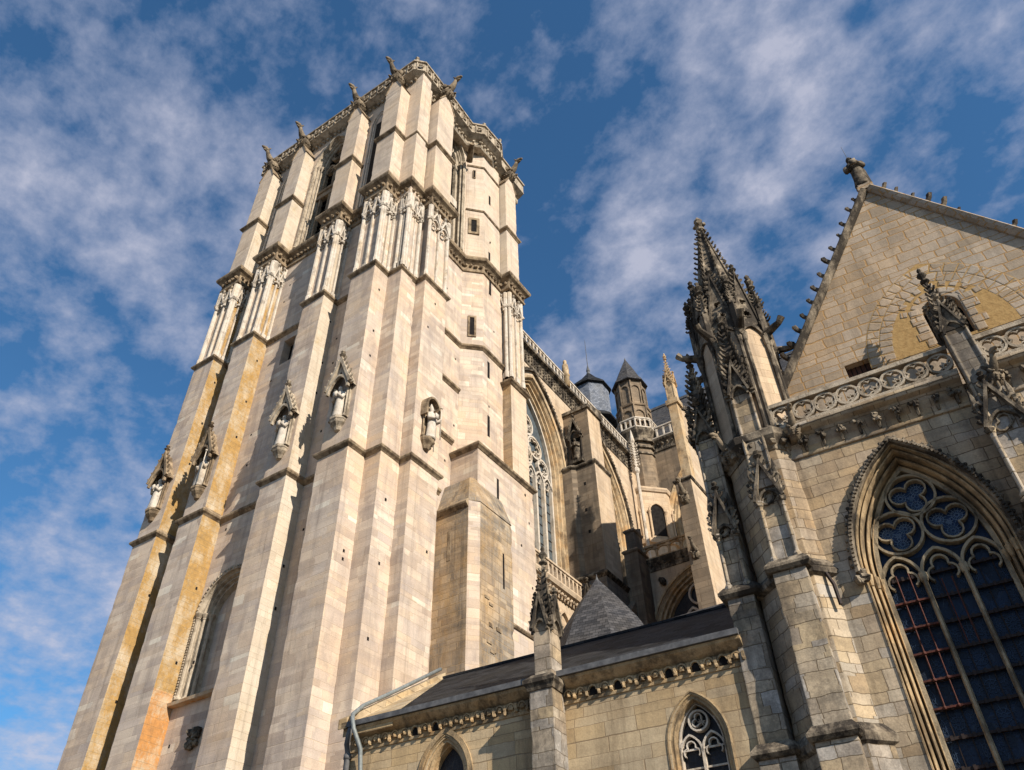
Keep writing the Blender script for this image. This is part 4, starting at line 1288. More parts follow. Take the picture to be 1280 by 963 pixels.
# ================================================================== CHOIR behind
CH = thing('choir', (-8.0, 60.0, 0), 'W', 'grey stone choir wall with steep slate roof seen behind the round stair tower', 'church building')
fr = fY(58.0)
cw = [(-21.1, 33.0)] + arch(-17.6, 3.5, 38.4, 6.6, 12) + [(-14.1, 33.0)]
mb = MB()
mb.plate([(-23.0, 0), (-23.0, 48.0), (16, 48.0), (16, 0)], [cw], fr, 0, 1.2)
mb.box(-23, 16, 59.2, 70, 0, 48, 0)
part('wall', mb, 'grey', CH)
mb = MB()
mb.sweep(cw, [(0, -.05), (.2, -.12), (.24, .02), (0, .03), (-.14, .2), (-.24, .16), (-.3, .4), (-.5, .38), (-.55, .7), (-.7, .7), (-.75, 1.0), (0, 1.0)], fr, side=-1)
part('window_surround', mb, 'orange', CH)
mb = MB()
for k in range(1, 4):
    mb.fbox(fr, -20.35 + 1.37 * k - .08, -20.35 + 1.37 * k + .08, 33, 40, .7, .9)
for k in range(4):
    mb.ribbon(arch(-20.35 + 1.37 * (k + .5), .68, 39.4, 1.1, 6), .12, fr, .7, .9)
cwo = part('window', mb, 'palecarve', CH)
mb = MB()
mb.fbox(fr, -21, -14.2, 33, 45, .95, 1.0)
part('glass', mb, 'glass_dark', cwo)
mb = MB()
mb.sweep([(-21.8, 58.0), (16, 58.0)], [(-.05, 46.6), (.1, 46.7), (.06, 47.1), (.12, 47.5), (.35, 47.8), (.4, 48.0), (-.05, 48.1)], lambda x, y, d: (x, y, d))
frieze(mb, [(-21.8, 58.0), (-8, 58.0)], 47.4, .15, .5, .13)
part('cornice', mb, 'carve', CH)
mb = MB()
balustrade(mb, fr, -21.6, -6.0, 48.1, 49.4, .7, -.15)
part('balustrade', mb, 'palecarve', CH)
mb = MB()
mb.add([(-27, 58.6, 48.3), (16, 58.6, 48.3), (16, 64.2, 57.0), (-27, 64.2, 57.0), (-27, 69.8, 48.3), (16, 69.8, 48.3)], [(0, 1, 2, 3), (3, 2, 5, 4), (0, 3, 4), (1, 5, 2), (0, 4, 5, 1)])
rf = part('roof', mb, 'slate_grey', CH)
mb = MB()
mb.box(-27, 16, 64.05, 64.35, 56.95, 57.25)
part('ridge_lead', mb, 'lead', rf)
mb = MB()
mb.loft([[(-18.2, 60.2, 50.6), (-17.2, 60.2, 50.6), (-17.2, 62, 50.6), (-18.2, 62, 50.6)], [(-18.2, 60.2, 52.0), (-17.2, 60.2, 52.0), (-17.2, 62.4, 52.0), (-18.2, 62.4, 52.0)], [(-17.72, 60.1, 52.9), (-17.68, 60.1, 52.9), (-17.68, 62.4, 52.9), (-17.72, 62.4, 52.9)]])
part('dormer', mb, 'slate_blue', rf)

# ambulatory chapel wall, gallery and small pier in front of the choir
AM = thing('ambulatory', (-15.0, 51.0, 0), 'W', 'stone side aisle with an openwork rail above a broad arched window in half shade', 'church building')
fr = fY(47.0)
aw = [(-19.7, 18.0)] + arch(-16.2, 3.3, 23.6, 4.4, 12) + [(-12.7, 18.0)]
mb = MB()
mb.plate([(-23.0, 0), (-23.0, 28.9), (-5, 28.9), (-5, 0)], [aw], fr, 0, 1.0)
mb.box(-23, -5, 48.0, 58, 0, 28.6)
part('wall', mb, 'palewall', AM)
mb = MB()
mb.sweep(aw, [(.05, -.14), (.2, -.16), (.22, .02), (.05, .03), (-.1, .16), (-.2, .12), (-.25, .34), (-.42, .3), (-.46, .56), (-.6, .55), (-.66, .85), (0.05, .85)], fr, side=-1)
part('window_surround', mb, 'orange', AM)
mb = MB()
for k in range(1, 4):
    a = -18.9 + 1.35 * k
    mb.fbox(fr, a - .1, a + .1, 18, 24.2, .55, .8)
for k in range(4):
    a = -18.9 + 1.35 * (k + .5)
    mb.ribbon(arch(a, .66, 23.6 + (.8 if k in (1, 2) else 0), 1.1, 7), .16, fr, .55, .8)
mb.ribbon(circle((-16.2, 26.4), .75), .14, fr, .55, .8, True)
awo = part('window', mb, 'palecarve', AM)
mb = MB()
mb.fbox(fr, -19.6, -12.8, 18, 28, .82, .86)
part('glass', mb, 'glass_dark', awo)
mb = MB()
mb.sweep([(-20.6, 47.0), (-5, 47.0)], [(-.05, 28.5), (.06, 28.55), (.1, 28.9), (.3, 29.15), (.36, 29.35), (-.05, 29.4)], lambda x, y, d: (x, y, d))
frieze(mb, [(-20.6, 47.0), (-10, 47.0)], 28.95, .12, .34, .13)
part('cornice', mb, 'carve', AM)
mb = MB()
balustrade(mb, fr, -20.4, -5.2, 29.4, 30.5, .95, -.1, 0, .13)
for k in range(16):
    a = -20.4 + .95 * k
    mb.fbox(fr, a - .16, a + .16, 30.1, 30.32, -.25, .05)
part('balustrade', mb, 'orange', AM)
mb = MB()
mb.prism([(-20.35, 45.4), (-19.3, 45.4), (-19.3, 47.0), (-20.35, 47.0)], 0, 29.7, 0)
mb.sweep([(-20.35, 47.0), (-20.35, 45.4), (-19.3, 45.4), (-19.3, 47.0)], SMALL, plan(29.75))
mb.prism([(-20.2, 45.7), (-19.5, 45.7), (-19.5, 47.0), (-20.2, 47.0)], 29.8, 31.6, 1, ztop=[31.5, 31.5, 32.2, 32.2])
mb.sweep([(-20.2, 47.0), (-20.2, 45.7), (-19.5, 45.7), (-19.5, 47.0)], SMALL, plan(31.5), m=1)
mb.prism([(-20.9, 44.2), (-19.9, 44.2), (-19.9, 45.4), (-20.9, 45.4)], 0, 24.6, 0, ztop=[24.6, 24.6, 26.0, 26.0])
part('buttress', mb, ['grey', 'shade_dark'], AM)
# upper gallery: octagonal stage with small arches under the round stair tower
mb = MB()
gal = ngon((-23.6, 58.4), 2.75)
mb.prism(gal, 28.0, 41.6, 0)
mb.sweep(gal[::-1][::-1], [(-.05, 41.4), (.12, 41.5), (.22, 41.75), (.2, 41.9), (-.2, 42.2), (-.2, 41.4)], lambda x, y, d: (x, y, d), True)
for k in range(8):
    a, b = V2(gal[k]), V2(gal[(k + 1) % 8])
    t = (b - a).normalized()
    c = (a + b) / 2
    f2 = wallfr(c, t)
    L = (b - a).length
    mb.plate([(-.62, 37.0)] + arch(0, .62, 39.4, .75, 6) + [(.62, 37.0)], [], f2, -.02, .02, 1)
    mb.ribbon([(-.7, 37.0)] + arch(0, .7, 39.4, .85, 7) + [(.7, 37.0)], .16, f2, -.14, .04, False, 0)
    for s in (-1, 1):
        p = f2(s * .75, 0, -.1)
        colonnette(mb, p, 36.6, 39.4, .09)
    mb.fbox(f2, -L / 2, L / 2, 36.2, 36.6, -.25, .1, 0)
part('gallery', mb, ['palewall', 'dark'], AM)
mb = MB()
mb.lathe((-22.2, 54.6, 0), [(.2, 30), (.16, 31), (.16, 42.6), (.3, 42.8), (.3, 43.1), (.14, 43.3), (.13, 46.0), (.25, 46.2), (.1, 47.2), (.02, 47.6)], 8)
for k in range(9):
    for q in range(4):
        mb.crocket((-22.2 + .14 * math.cos(q * 1.57), 54.6 + .14 * math.sin(q * 1.57), 43.4 + .3 * k), (math.cos(q * 1.57), math.sin(q * 1.57), 0), (0, 0, 1), .22)
part('leafy_shaft', mb, 'palecarve', AM)
mb = MB()
mb.prism([(-21.9, 46.2), (-21.3, 46.2), (-21.3, 46.9), (-21.9, 46.9)], 27.0, 31.0)
spirelet(mb, (-21.6, 46.55), .3, 31.0, 33.2, 0, 0, .13, 6, True)
part('pinnacle', mb, 'carve', AM)
mb = MB()
for k in range(7):
    mb.blob((-18.4 + rnd.uniform(-.12, .12), 46.8, 27.6 + rnd.uniform(-.25, .3)), rnd.uniform(.14, .22), 0, .35)
part('carved_boss', mb, 'carve', AM)

# ================================================================== ROUND STAIR TOWER with slate cone
ST = thing('stair_tower', (-23.0, 58.0, 0), 'W', 'slim octagonal stair tower with arcaded top and conical slate cap', 'turret')
sc_ = (-23.0, 58.0)
mb = MB()
o8 = ngon(sc_, 1.42)
mb.prism(o8, 0, 48.0)
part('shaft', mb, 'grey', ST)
mb = MB()
for z, out, h in ((46.2, .12, .2), (46.9, .2, .2), (47.6, .3, .3)):
    mb.prism(ngon(sc_, 1.42 + out), z, z + h)
mb.loft([[(p[0], p[1], z) for p in ngon(sc_, a)] for a, z in ((1.5, 47.9), (1.62, 48.3), (1.85, 48.8), (1.9, 49.1))])
part('corbel', mb, 'carve', ST)
mb = MB()
o8b = ngon(sc_, 1.8)
for k in range(8):
    a, b = V2(o8b[k]), V2(o8b[(k + 1) % 8])
    f2 = wallfr((a + b) / 2, b - a)
    L = (b - a).length
    balustrade(mb, f2, -L / 2, L / 2, 49.1, 50.3, .5, 0, 0, .1)
part('balustrade', mb, 'palecarve', ST)
mb = MB()
for ap, z0, z1, zs, rr_ in ((1.5, 48.9, 52.3, 51.0, .5), (1.36, 52.5, 55.7, 54.4, .42)):
    o = ngon(sc_, ap)
    mb.prism(o, z0, z1, 0)
    for k in range(8):
        a, b = V2(o[k]), V2(o[(k + 1) % 8])
        f2 = wallfr((a + b) / 2, b - a)
        L = (b - a).length / 2 - .1
        mb.ribbon([(-L, z0)] + arch(0, L, zs, L * 1.1, 6) + [(L, z0)], .14, f2, -.12, .02)
        mb.fbox(f2, -.07 - L, .07 - L, z0, z1, -.14, .02)
mb.sweep(ngon(sc_, 1.5), [(-.2, 52.1), (.1, 52.15), (.16, 52.35), (-.2, 52.65)], lambda x, y, d: (x, y, d), True)
part('arcade', mb, 'grey', ST)
mb = MB()
mb.loft([[(p[0], p[1], z) for p in ngon(sc_, a)] for a, z in ((1.62, 55.55), (1.72, 55.6), (1.68, 55.8), (1.45, 56.15), (.75, 58.0), (.1, 59.6))])
rf = part('roof', mb, 'slate_grey', ST)
mb = MB()
mb.lathe((sc_[0], sc_[1], 59.5), [(.17, -.45), (.08, 0), (.1, .2), (.02, .5)], 8)
part('finial', mb, 'lead', rf)

# ================================================================== SLATE-CLAD LANTERN
LN = thing('lantern', (-30.3, 66.0, 0), 'W', 'slate clad octagonal roof lantern with low cap and thin rod', 'turret')
lc = (-31.2, 66.0)
mb = MB()
mb.prism(ngon(lc, 2.0), 40, 65.2, 0)
part('body', mb, 'slate_blue', LN)
mb = MB()
mb.loft([[(p[0], p[1], z) for p in ngon(lc, a)] for a, z in ((2.05, 64.9), (2.35, 65.0), (2.3, 65.25), (1.1, 66.7), (.25, 68.0))])
rfl = part('roof', mb, 'slate', LN)
mb = MB()
mb.loft([[(p[0], p[1], z) for p in ngon(lc, a)] for a, z in ((2.05, 60.6), (2.7, 59.9), (2.7, 59.6), (2.0, 59.6))])
part('skirt_roof', mb, 'slate', LN)
mb = MB()
mb.lathe((lc[0], lc[1], 67.6), [(.32, 0), (.2, .8), (.26, 1.0), (.12, 1.6), (.05, 1.9), (.03, 6.0), (.01, 6.5)], 8)
part('finial', mb, 'lead', LN)

# ================================================================== FLYING BUTTRESS PIER
FB = thing('flying_buttress', (-12.9, 41.0, 0), 'W', 'tall stepped buttress pier with a slender crocketed pinnacle and sunlit side', 'buttress')
mb = MB()
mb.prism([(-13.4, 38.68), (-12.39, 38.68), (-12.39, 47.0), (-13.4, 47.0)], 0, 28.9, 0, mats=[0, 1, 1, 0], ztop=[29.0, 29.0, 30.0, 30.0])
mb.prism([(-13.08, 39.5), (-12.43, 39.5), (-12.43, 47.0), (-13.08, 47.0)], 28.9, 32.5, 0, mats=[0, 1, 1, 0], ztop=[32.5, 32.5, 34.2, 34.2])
mb.prism([(-12.94, 38.9), (-12.36, 38.9), (-12.36, 39.6), (-12.94, 39.6)], 29.0, 35.3, 2)
for P, z in (([(-13.4, 45.0), (-13.4, 38.68), (-12.39, 38.68), (-12.39, 45.0)], 29.1), ([(-13.08, 39.7), (-13.08, 39.5), (-12.43, 39.5), (-12.43, 46.0)], 32.6)):
    mb.sweep(P, SMALL, plan(z), m=3)
part('pier', mb, ['grey', 'palewall', 'orange', 'carve'], FB)
mb = MB()
top = [(39.55, 35.0), (57.9, 45.0)]
bot = [(57.9, 40.5)] + [(57.9 - 11.9 * math.sin(R(90) * k / 8), 40.5 - 8.5 * (1 - math.cos(R(90) * k / 8))) for k in range(1, 9)] + [(46.0, 29.5), (39.55, 29.5)]
mb.plate(top + bot, [], fX(-12.46), 0, .56, 0)
part('flyer', mb, 'palewall', FB)
mb = MB()
mb.plate([(39.4, 34.95), (57.9, 45.0), (57.9, 45.3), (39.4, 35.3)], [], fX(-12.36), 0, .76)
part('coping', mb, 'carve', FB)
mb = MB()
cx = (-12.65, 39.25)
mb.prism(ngon(cx, .42, 4, R(45)), 35.1, 35.5, 0)
for k in range(4):
    mb.blob((cx[0] + .38 * math.cos(R(45 + 90 * k)), cx[1] + .38 * math.sin(R(45 + 90 * k)), 35.4), .15)
mb.prism(ngon(cx, .28, 4, R(45)), 35.4, 37.1, 0)
for k in range(4):
    a = R(45 + 90 * k)
    mb.lathe((cx[0] + .37 * math.cos(a), cx[1] + .37 * math.sin(a), 35.5), [(.05, 0), (.05, 1.4), (.09, 1.45), (.01, 1.85)], 6)
spirelet(mb, cx, .3, 37.0, 39.3, 0, 0, .11, 7, True)
part('pinnacle', mb, 'orange', FB)
for z, q in ((27.9, .5), (24.2, .42)):
    inst('gargoyle', garg_me, FB, (-12.98, 38.78, z - .3), 0, q)

# ================================================================== POLYGONAL SLATE ROOF
PC = thing('polygonal_chapel', (-14.95, 30.0, 0), 'W', 'small polygonal chapel with pointed grey slate roof and lead tip', 'chapel')
mb = MB()
mb.prism(ngon((-14.95, 30.0), 2.6, 8, R(22.5 + 8)), 0, 14.0)
mb.box(-15.5, -9.0, 30.0, 34, 0, 13.8)
part('wall', mb, 'palewall', PC)
mb = MB()
mb.loft([[(p[0], p[1], z) for p in ngon((-14.95 + dx, 30.0), a, 8, R(22.5 + 8))] for a, z, dx in ((3.3, 13.6, .25), (2.35, 15.6, .2), (1.75, 16.8, .12), (.85, 18.2, .04), (.1, 19.25, 0))])
mb.add([(-15.2, 27.6, 14.2), (-8.5, 27.6, 14.2), (-8.5, 30.8, 16.9), (-13.6, 30.8, 16.9), (-8.5, 34, 14.2), (-15.2, 34, 14.2)], [(0, 1, 2, 3), (3, 2, 4, 5), (0, 3, 5), (1, 4, 2), (0, 5, 4, 1)])
rf = part('roof', mb, 'slate_grey', PC)
mb = MB()
mb.lathe((-14.95, 30.0, 19.1), [(.17, -.5), (.09, 0), (.11, .1), (.04, .3), (.01, .5)], 8)
part('finial', mb, 'lead', rf)


# ================================================================== LOW CHAPEL (building frame, slightly turned)
LC = thing('low_chapel', (-10.2, 22.0, 0), 'B', 'low warm stone chapel with dark slate roof and carved cornice beside the tower', 'chapel')
fv = fY(19.0)


def win_path(c, half, z0, zs, rise, n=10):
    return [(c - half, z0)] + arch(c, half, zs, rise, n) + [(c + half, z0)]


wA = win_path(-12.82, .66, 4.0, 8.0, 1.05)
wB = win_path(-5.72, .70, 4.0, 7.68, 1.12)
mb = MB()
mb.plate([(-16.2, 0), (-16.2, 9.3), (-4.2, 9.3), (-4.2, 0)], [wA, wB], fv, 0, .7)
mb.box(-16.2, -15.6, 19.7, 28.4, 0, 9.8)
mb.box(-15.6, -4.2, 27.9, 28.4, 0, 9.8)
mb.box(-15.6, -4.2, 19.9, 27.8, 0, 0.4)
part('wall', mb, 'chapel', LC)
for c, w_, half, zs, rise, two in ((-12.82, wA, .66, 8.0, 1.05, False), (-5.72, wB, .70, 7.68, 1.12, True)):
    mb = MB()
    mb.sweep(w_, [(.05, -.03), (.09, -.02), (.09, .02), (.03, .02), (-.03, .06), (-.08, .05), (-.11, .2), (-.15, .2), (-.17, .42), (.04, .42)], fv, side=-1)
    if not two:
        mb.sweep(offset(w_, .1), [(0, -.05), (.14, -.05), (.14, .01), (0, .01)], fv, side=-1)
    wd = part('window', mb, 'jamb', LC)
    h = half - .15
    mb = MB()
    if two:
        mb.ribbon([(c - h, 4.0)] + arch(c, h, zs, rise - .15, 10) + [(c + h, 4.0)], .05, fv, .2, .36)
        mb.fbox(fv, c - .035, c + .035, 4.0, zs - .1, .2, .36)
        for s in (-1, 1):
            mb.ribbon(arch(c + s * h / 2, h / 2, zs - .15, .42, 7), .045, fv, .2, .36)
            f3 = foil((c + s * h / 2, zs - .08), 3, .1, .11, R(-30), 7)[3:-2]
            mb.ribbon(f3, .028, fv, .22, .34)
        mb.ribbon(circle((c, zs + .56), .23, 20), .045, fv, .2, .36, True)
        mb.ribbon(foil((c, zs + .56), 3, .085, .085, R(90), 6), .03, fv, .22, .34, True)
        for z in (4.8, 5.6, 6.4, 7.2, 7.62):
            mb.fbox(fv, c - h, c + h, z - .02, z + .02, .24, .28)
        part('tracery', mb, 'palecarve', wd)
    mb = MB()
    mb.fbox(fv, c - half, c + half, 4.0, zs + rise, .38, .41)
    part('glass', mb, 'glass_dark', wd)
# cornice: row of little carved arches on consoles
mb = MB()
mb.sweep([(-16.2, 19.0), (-4.2, 19.0)], [(-.02, 9.18), (.04, 9.2), (.05, 9.27), (.02, 9.3), (.03, 9.56), (.14, 9.62), (.22, 9.68), (.3, 9.75), (.32, 9.82), (-.02, 9.82)], lambda x, y, d: (x, y, d))
n = 34
for k in range(n):
    a = -16.1 + 11.85 * (k + .5) / n
    if abs(a + 9.45) < .45:
        continue
    mb.ribbon(arch(a, .12, 9.4, .13, 5), .04, fv, -.11, .02)
    mb.fbox(fv, a + .14, a + .21, 9.28, 9.5, -.1 - rnd.random() * .05, .02)
    mb.blob(fv(a + .175, 9.32 + rnd.uniform(-.02, .03), -.1), (.06, .07, rnd.uniform(.06, .09)))
    if rnd.random() < .75:
        mb.blob(fv(a, 9.42, -.07), (.085, .07, .09))
    else:
        mb.plate([(a - .1, 9.3), (a + .1, 9.3), (a + .1, 9.45), (a, 9.53), (a - .1, 9.45)], [], fv, -.045, -.01, 1)
part('cornice', mb, ['jamb', 'dark'], LC)
mb = MB()
sl = (12.92 - 9.9) / (23.6 - 18.7)
def rz_(v): return 9.9 + sl * (v - 18.7)
mb.add([(-14.5, 18.72, 9.93), (-4.2, 18.72, 9.93), (-4.2, 23.6, 12.95), (-16.15, 23.6, 12.95), (-4.2, 28.5, 9.93), (-16.15, 28.5, 9.93)],
       [(0, 1, 2, 3), (3, 2, 4, 5), (1, 4, 2), (0, 3, 5), (0, 5, 4, 1)])
rf = part('roof', mb, 'slate', LC)
mb = MB()
mb.box(-16.1, -4.2, 23.5, 23.7, 12.88, 12.99)
part('ridge', mb, 'slate', rf)
mb = MB()
mb.box(-16.3, -4.2, 18.6, 18.74, 9.83, 9.98)
part('gutter', mb, 'lead', rf)
mb = MB()
# stone slope and coping at the left end of the roof
mb.add([(-16.3, 18.72, 9.95), (-14.5, 18.72, 9.95), (-16.1, 23.6, 12.97), (-16.3, 23.6, 12.97), (-16.3, 18.72, 9.6), (-14.5, 18.72, 9.6), (-16.1, 23.6, 12.6), (-16.3, 23.6, 12.6)],
       [(0, 1, 2, 3), (7, 6, 5, 4), (0, 4, 5, 1), (1, 5, 6, 2), (2, 6, 7, 3), (3, 7, 4, 0)])
mb.add([(-16.42, 18.6, 9.8), (-16.1, 18.6, 9.8), (-16.1, 23.7, 12.9), (-16.42, 23.7, 12.9), (-16.42, 18.6, 10.1), (-16.1, 18.6, 10.1), (-16.1, 23.7, 13.2), (-16.42, 23.7, 13.2)],
       [(3, 2, 1, 0), (4, 5, 6, 7), (0, 1, 5, 4), (1, 2, 6, 5), (2, 3, 7, 6), (3, 0, 4, 7)])
part('coping', mb, 'chapel', LC)
# buttress pier with a pinnacle
mb = MB()
mb.rprism([(-9.79, 18.3), (-9.12, 18.3), (-9.12, 19.05), (-9.79, 19.05)], 0, 9.62, chip=.03)
P = [(-9.79, 19.0), (-9.79, 18.3), (-9.12, 18.3), (-9.12, 19.0)]
mb.sweep(P, [(-.05, 9.45), (.03, 9.47), (.08, 9.58), (.13, 9.64), (.13, 9.74), (-.06, 9.9), (-.2, 9.9)], lambda x, y, d: (x, y, d), m=1)
mb.prism([(-9.62, 18.34), (-9.13, 18.34), (-9.13, 18.98), (-9.62, 18.98)], 9.7, 11.35, 0)
bp = part('buttress', mb, ['pier', 'carve'], LC)
mb = MB()
pc = (-9.375, 18.66)
for f2, hw in ((wallfr((-9.375, 18.34), (1, 0)), .25), (wallfr((-9.13, 18.66), (0, 1)), .32), (wallfr((-9.62, 18.66), (0, -1)), .32), (wallfr((-9.375, 18.98), (-1, 0)), .25)):
    gablet(mb, f2, 0, hw, 11.15, 12.1, -.03, .09, 0, .1, 4, True, True, .07)
    mb.plate([(-hw, 11.2), (hw, 11.2), (0, 12.1)], [], f2, -.01, .1)
spirelet(mb, pc, .235, 11.3, 13.2, 0, 0, .12, 8, False)
part('pinnacle', mb, 'carve', bp)

# drain pipes of the low chapel
mb = MB()
q = [(-16.2, 23.5, 13.28), (-16.22, 21.2, 11.82), (-16.24, 20.2, 11.2), (-16.2, 19.4, 10.72), (-16.0, 18.72, 10.22), (-15.82, 18.5, 10.0), (-15.72, 18.48, 9.7), (-15.64, 18.78, 9.2), (-15.6, 18.84, 8.6), (-15.6, 18.84, 0.1)]
mb.tube(q, .065, 10)
for z in (8.4, 6.4, 4.4):
    mb.lathe((-15.6, 18.84, z), [(.095, 0), (.095, .12)], 10)
single('drainpipe', mb, 'pipe', (-15.6, 18.84, 0), 'B', 'thin grey pipe bending over the roof edge down the chapel wall', 'drainpipe', smooth=True)
mb = MB()
mb.tube([(-16.0, 18.7, 9.82), (-16.02, 18.66, 9.62), (-16.14, 18.76, 9.4), (-16.16, 18.86, 9.2), (-16.16, 18.88, 0.1)], .085, 10)
for z in (9.0, 7.0, 5.0):
    mb.lathe((-16.16, 18.88, z), [(.12, 0), (.12, .14)], 10)
single('drainpipe', mb, 'lead', (-16.16, 18.88, 0), 'B', 'dark lead downpipe at the left corner of the low chapel', 'drainpipe', smooth=True)


# ================================================================== GABLED CHAPEL on the right
GC = thing('gabled_chapel', (3.0, 26.0, 0), 'B', 'gabled stone chapel with big blue traceried window and openwork balustrade at right', 'chapel')
V0 = 19.0
fv = fY(V0)
WC, WH, WZ, WR = 0.60, 1.34, 10.72, 2.78        # window centre, half width, springing, rise
wpaths = []
mb = MB()
holes = []
for c in (WC, WC + 4.95):
    p = win_path(c, WH, 3.0, WZ, WR, 14)
    wpaths.append((c, p))
    holes.append(offset(p, .31))
mb.plate([(-1.9, 0), (-1.9, 14.35), (8.2, 14.35), (8.2, 0)], holes, fv, 0, .8)
mb.box(7.5, 8.2, 19.8, 34, 0, 14.4)
mb.box(-1.9, -1.2, 19.8, 34, 0, 14.4)
mb.box(-1.2, 7.5, 33.4, 34, 0, 14.4)
mb.box(-1.2, 7.5, 19.9, 33.4, 0, .4)
part('wall', mb, 'gable_low', GC)

for wi, (c, p) in enumerate(wpaths):
    mb = MB()
    mb.sweep(p, [(0.314, -.03), (0.321, .02), (0.321, .86), (-0.030, .86), (-0.030, .62), (-0.010, .53), (0.026, .51), (0.044, .56), (0.062, .66), (0.091, .60), (0.084, .44), (0.091, .36), (0.124, .31), (0.150, .33), (0.157, .42), (0.179, .46), (0.193, .38), (0.186, .2), (0.201, .12), (0.234, .09), (0.256, .13), (0.266, .2), (0.281, .1), (0.285, -.03)], fv, side=-1)
    for s in (-1, 1):
        for dx, dz in ((.23, .12), (.12, .35), (.02, .56)):
            mb.lathe((c + s * (WH + dx), V0 + dz, 0), [(.05, 10.4), (.08, 10.6), (.09, 10.68), (.05, 10.7)], 8)
    sur = part('window_surround', mb, 'jamb', GC)
    mb = MB()
    hood = [q for q in offset(win_path(c, WH, 10.7, WZ + .1, WR - .12, 16), .335)]
    mb.sweep(hood, [(0, -.16), (.05, -.2), (.13, -.17), (.14, .02), (0, .02)], fv, side=-1)
    for i in range(1, len(hood) - 2):
        a, b = V2(hood[i]), V2(hood[i + 1])
        k = max(1, int(round((b - a).length / .115)))
        nn = Vector((-(b - a).y, (b - a).x)).normalized()
        for j in range(k):
            q = a + (b - a) * ((j + .5) / k) + nn * .06
            mb.fbox(fv, q.x - .032, q.x + .032, q.y - .032, q.y + .032, -.245, -.16)
            if j == 0 or k > 2 and j % 2 == 0:
                q2 = q + nn * .1
                mb.blob(fv(q2.x, q2.y, -.12), .055)
    for s in (-1, 1):
        for k in range(6):
            mb.blob(fv(c + s * (WH + .40) + rnd.uniform(-.1, .1), 10.62 + rnd.uniform(-.16, .14), -.14), rnd.uniform(.07, .13), 0, .35)
    part('hood_mould', mb, 'carve', GC)
    # tracery
    mb = MB()
    d0, d1 = .52, .72
    lw = 2 * WH / 3
    for k in (1, 2):
        a = c - WH + lw * k
        mb.sweep([(a, 3.0), (a, 10.66)], [(-.06, .72), (-.06, .62), (-.025, .5), (.025, .5), (.06, .62), (.06, .72)], fv)
        mb.lathe((a, V0 + .6, 0), [(.08, 10.42), (.11, 10.5), (.11, 10.62), (.08, 10.66)], 8)
    mb.ribbon([(c - WH + .03, 3.0)] + arch(c, WH - .03, WZ, WR - .04, 12) + [(c + WH - .03, 3.0)], .1, fv, d0, d1)
    for k in range(3):
        a = c - WH + lw * (k + .5)
        mb.ribbon(arch(a, lw / 2, 10.52, .64, 9), .065, fv, d0, d1)
        f3 = foil((a, 10.62), 3, .17, .185, R(-30), 8)[3:-2]
        mb.ribbon(f3, .045, fv, d0 + .04, d1)
    for (a, z, rr_, ro) in ((c - .03, 12.66, .57, 40), (c - .63, 11.76, .57, 30), (c + .56, 11.78, .59, 25)):
        mb.ribbon(circle((a, z), rr_, 28), .06, fv, d0, d1, True)
        mb.ribbon(foil((a, z), 3, .245, .235, R(ro + 5), 9), .04, fv, d0 + .03, d1, True)
    part('tracery', mb, 'tracery', sur)
    mb = MB()
    mb.fbox(fv, c - WH - .1, c + WH + .1, 2.9, 11.1, .73, .75, 0)
    mb.plate([(c - WH - .1, 11.1), (c + WH + .1, 11.1), (c + 1.0, 12.6), (c, 13.7), (c - 1.0, 12.6)], [], fv, .73, .75, 1)
    gl = part('glass', mb, ['glass', 'glass_rose'], sur)
    mb = MB()

    def rosette(a, z, rad, n, m, rz=1.0):
        for q in range(n):
            th = 2 * math.pi * q / n + .2
            p0 = (a + rad * .22 * math.cos(th), z + rad * .22 * rz * math.sin(th))
            p1 = (a + rad * math.cos(th), z + rad * rz * math.sin(th))
            mb.ribbon([p0, p1], .011, fv, .715, .728, False, m)
        for f in (.22, .62):
            mb.ribbon([(a + rad * f * math.cos(t_), z + rad * f * rz * math.sin(t_)) for t_ in [2 * math.pi * q / 14 for q in range(14)]], .012, fv, .715, .728, True, m)

    for (a, z, ro) in ((c - .03, 12.66, 40), (c - .63, 11.76, 30), (c + .56, 11.78, 25)):
        for q in range(3):
            th = R(ro + 5 + 120 * q)
            rosette(a + .245 * math.cos(th), z + .245 * math.sin(th), .2, 14, 0)
        rosette(a, z, .09, 8, 0)
    z = 3.4
    row = 0
    while z < 10.2:
        for k in range(3):
            a = c - WH + lw * (k + .5)
            if rnd.random() < (.9, .75, .55)[k]:
                rosette(a, z + .3, .2 + .08 * rnd.random(), rnd.choice((8, 10, 12)), 0 if rnd.random() < (.35, .12, .05)[k] else 1)
            for sx_ in (-1, 1):
                if rnd.random() < .7:
                    rosette(a + sx_ * .32, z + .3, .1, 6, 1, 2.2)
        z += .60
    part('lead_lines', mb, ['leadline', 'leadline_dim'], gl)
    mb = MB()
    z = 3.4
    while z < 10.7:
        mb.fbox(fv, c - WH, c + WH, z - .03, z + .03, .6, .68)
        for k in range(3):
            for s in (-.22, 0.0, .22):
                a = c - WH + lw * (k + .5) + s
                mb.fbox(fv, a - .03, a + .03, z - .05, z + .05, .57, .61)
        z += .60
    for k in range(3):
        for s in (-.15, .15):
            a = c - WH + lw * (k + .5) + s
            mb.fbox(fv, a - .011, a + .011, 3.0, 10.7, .69, .712)
    part('saddle_bar', mb, 'ironb', sur)
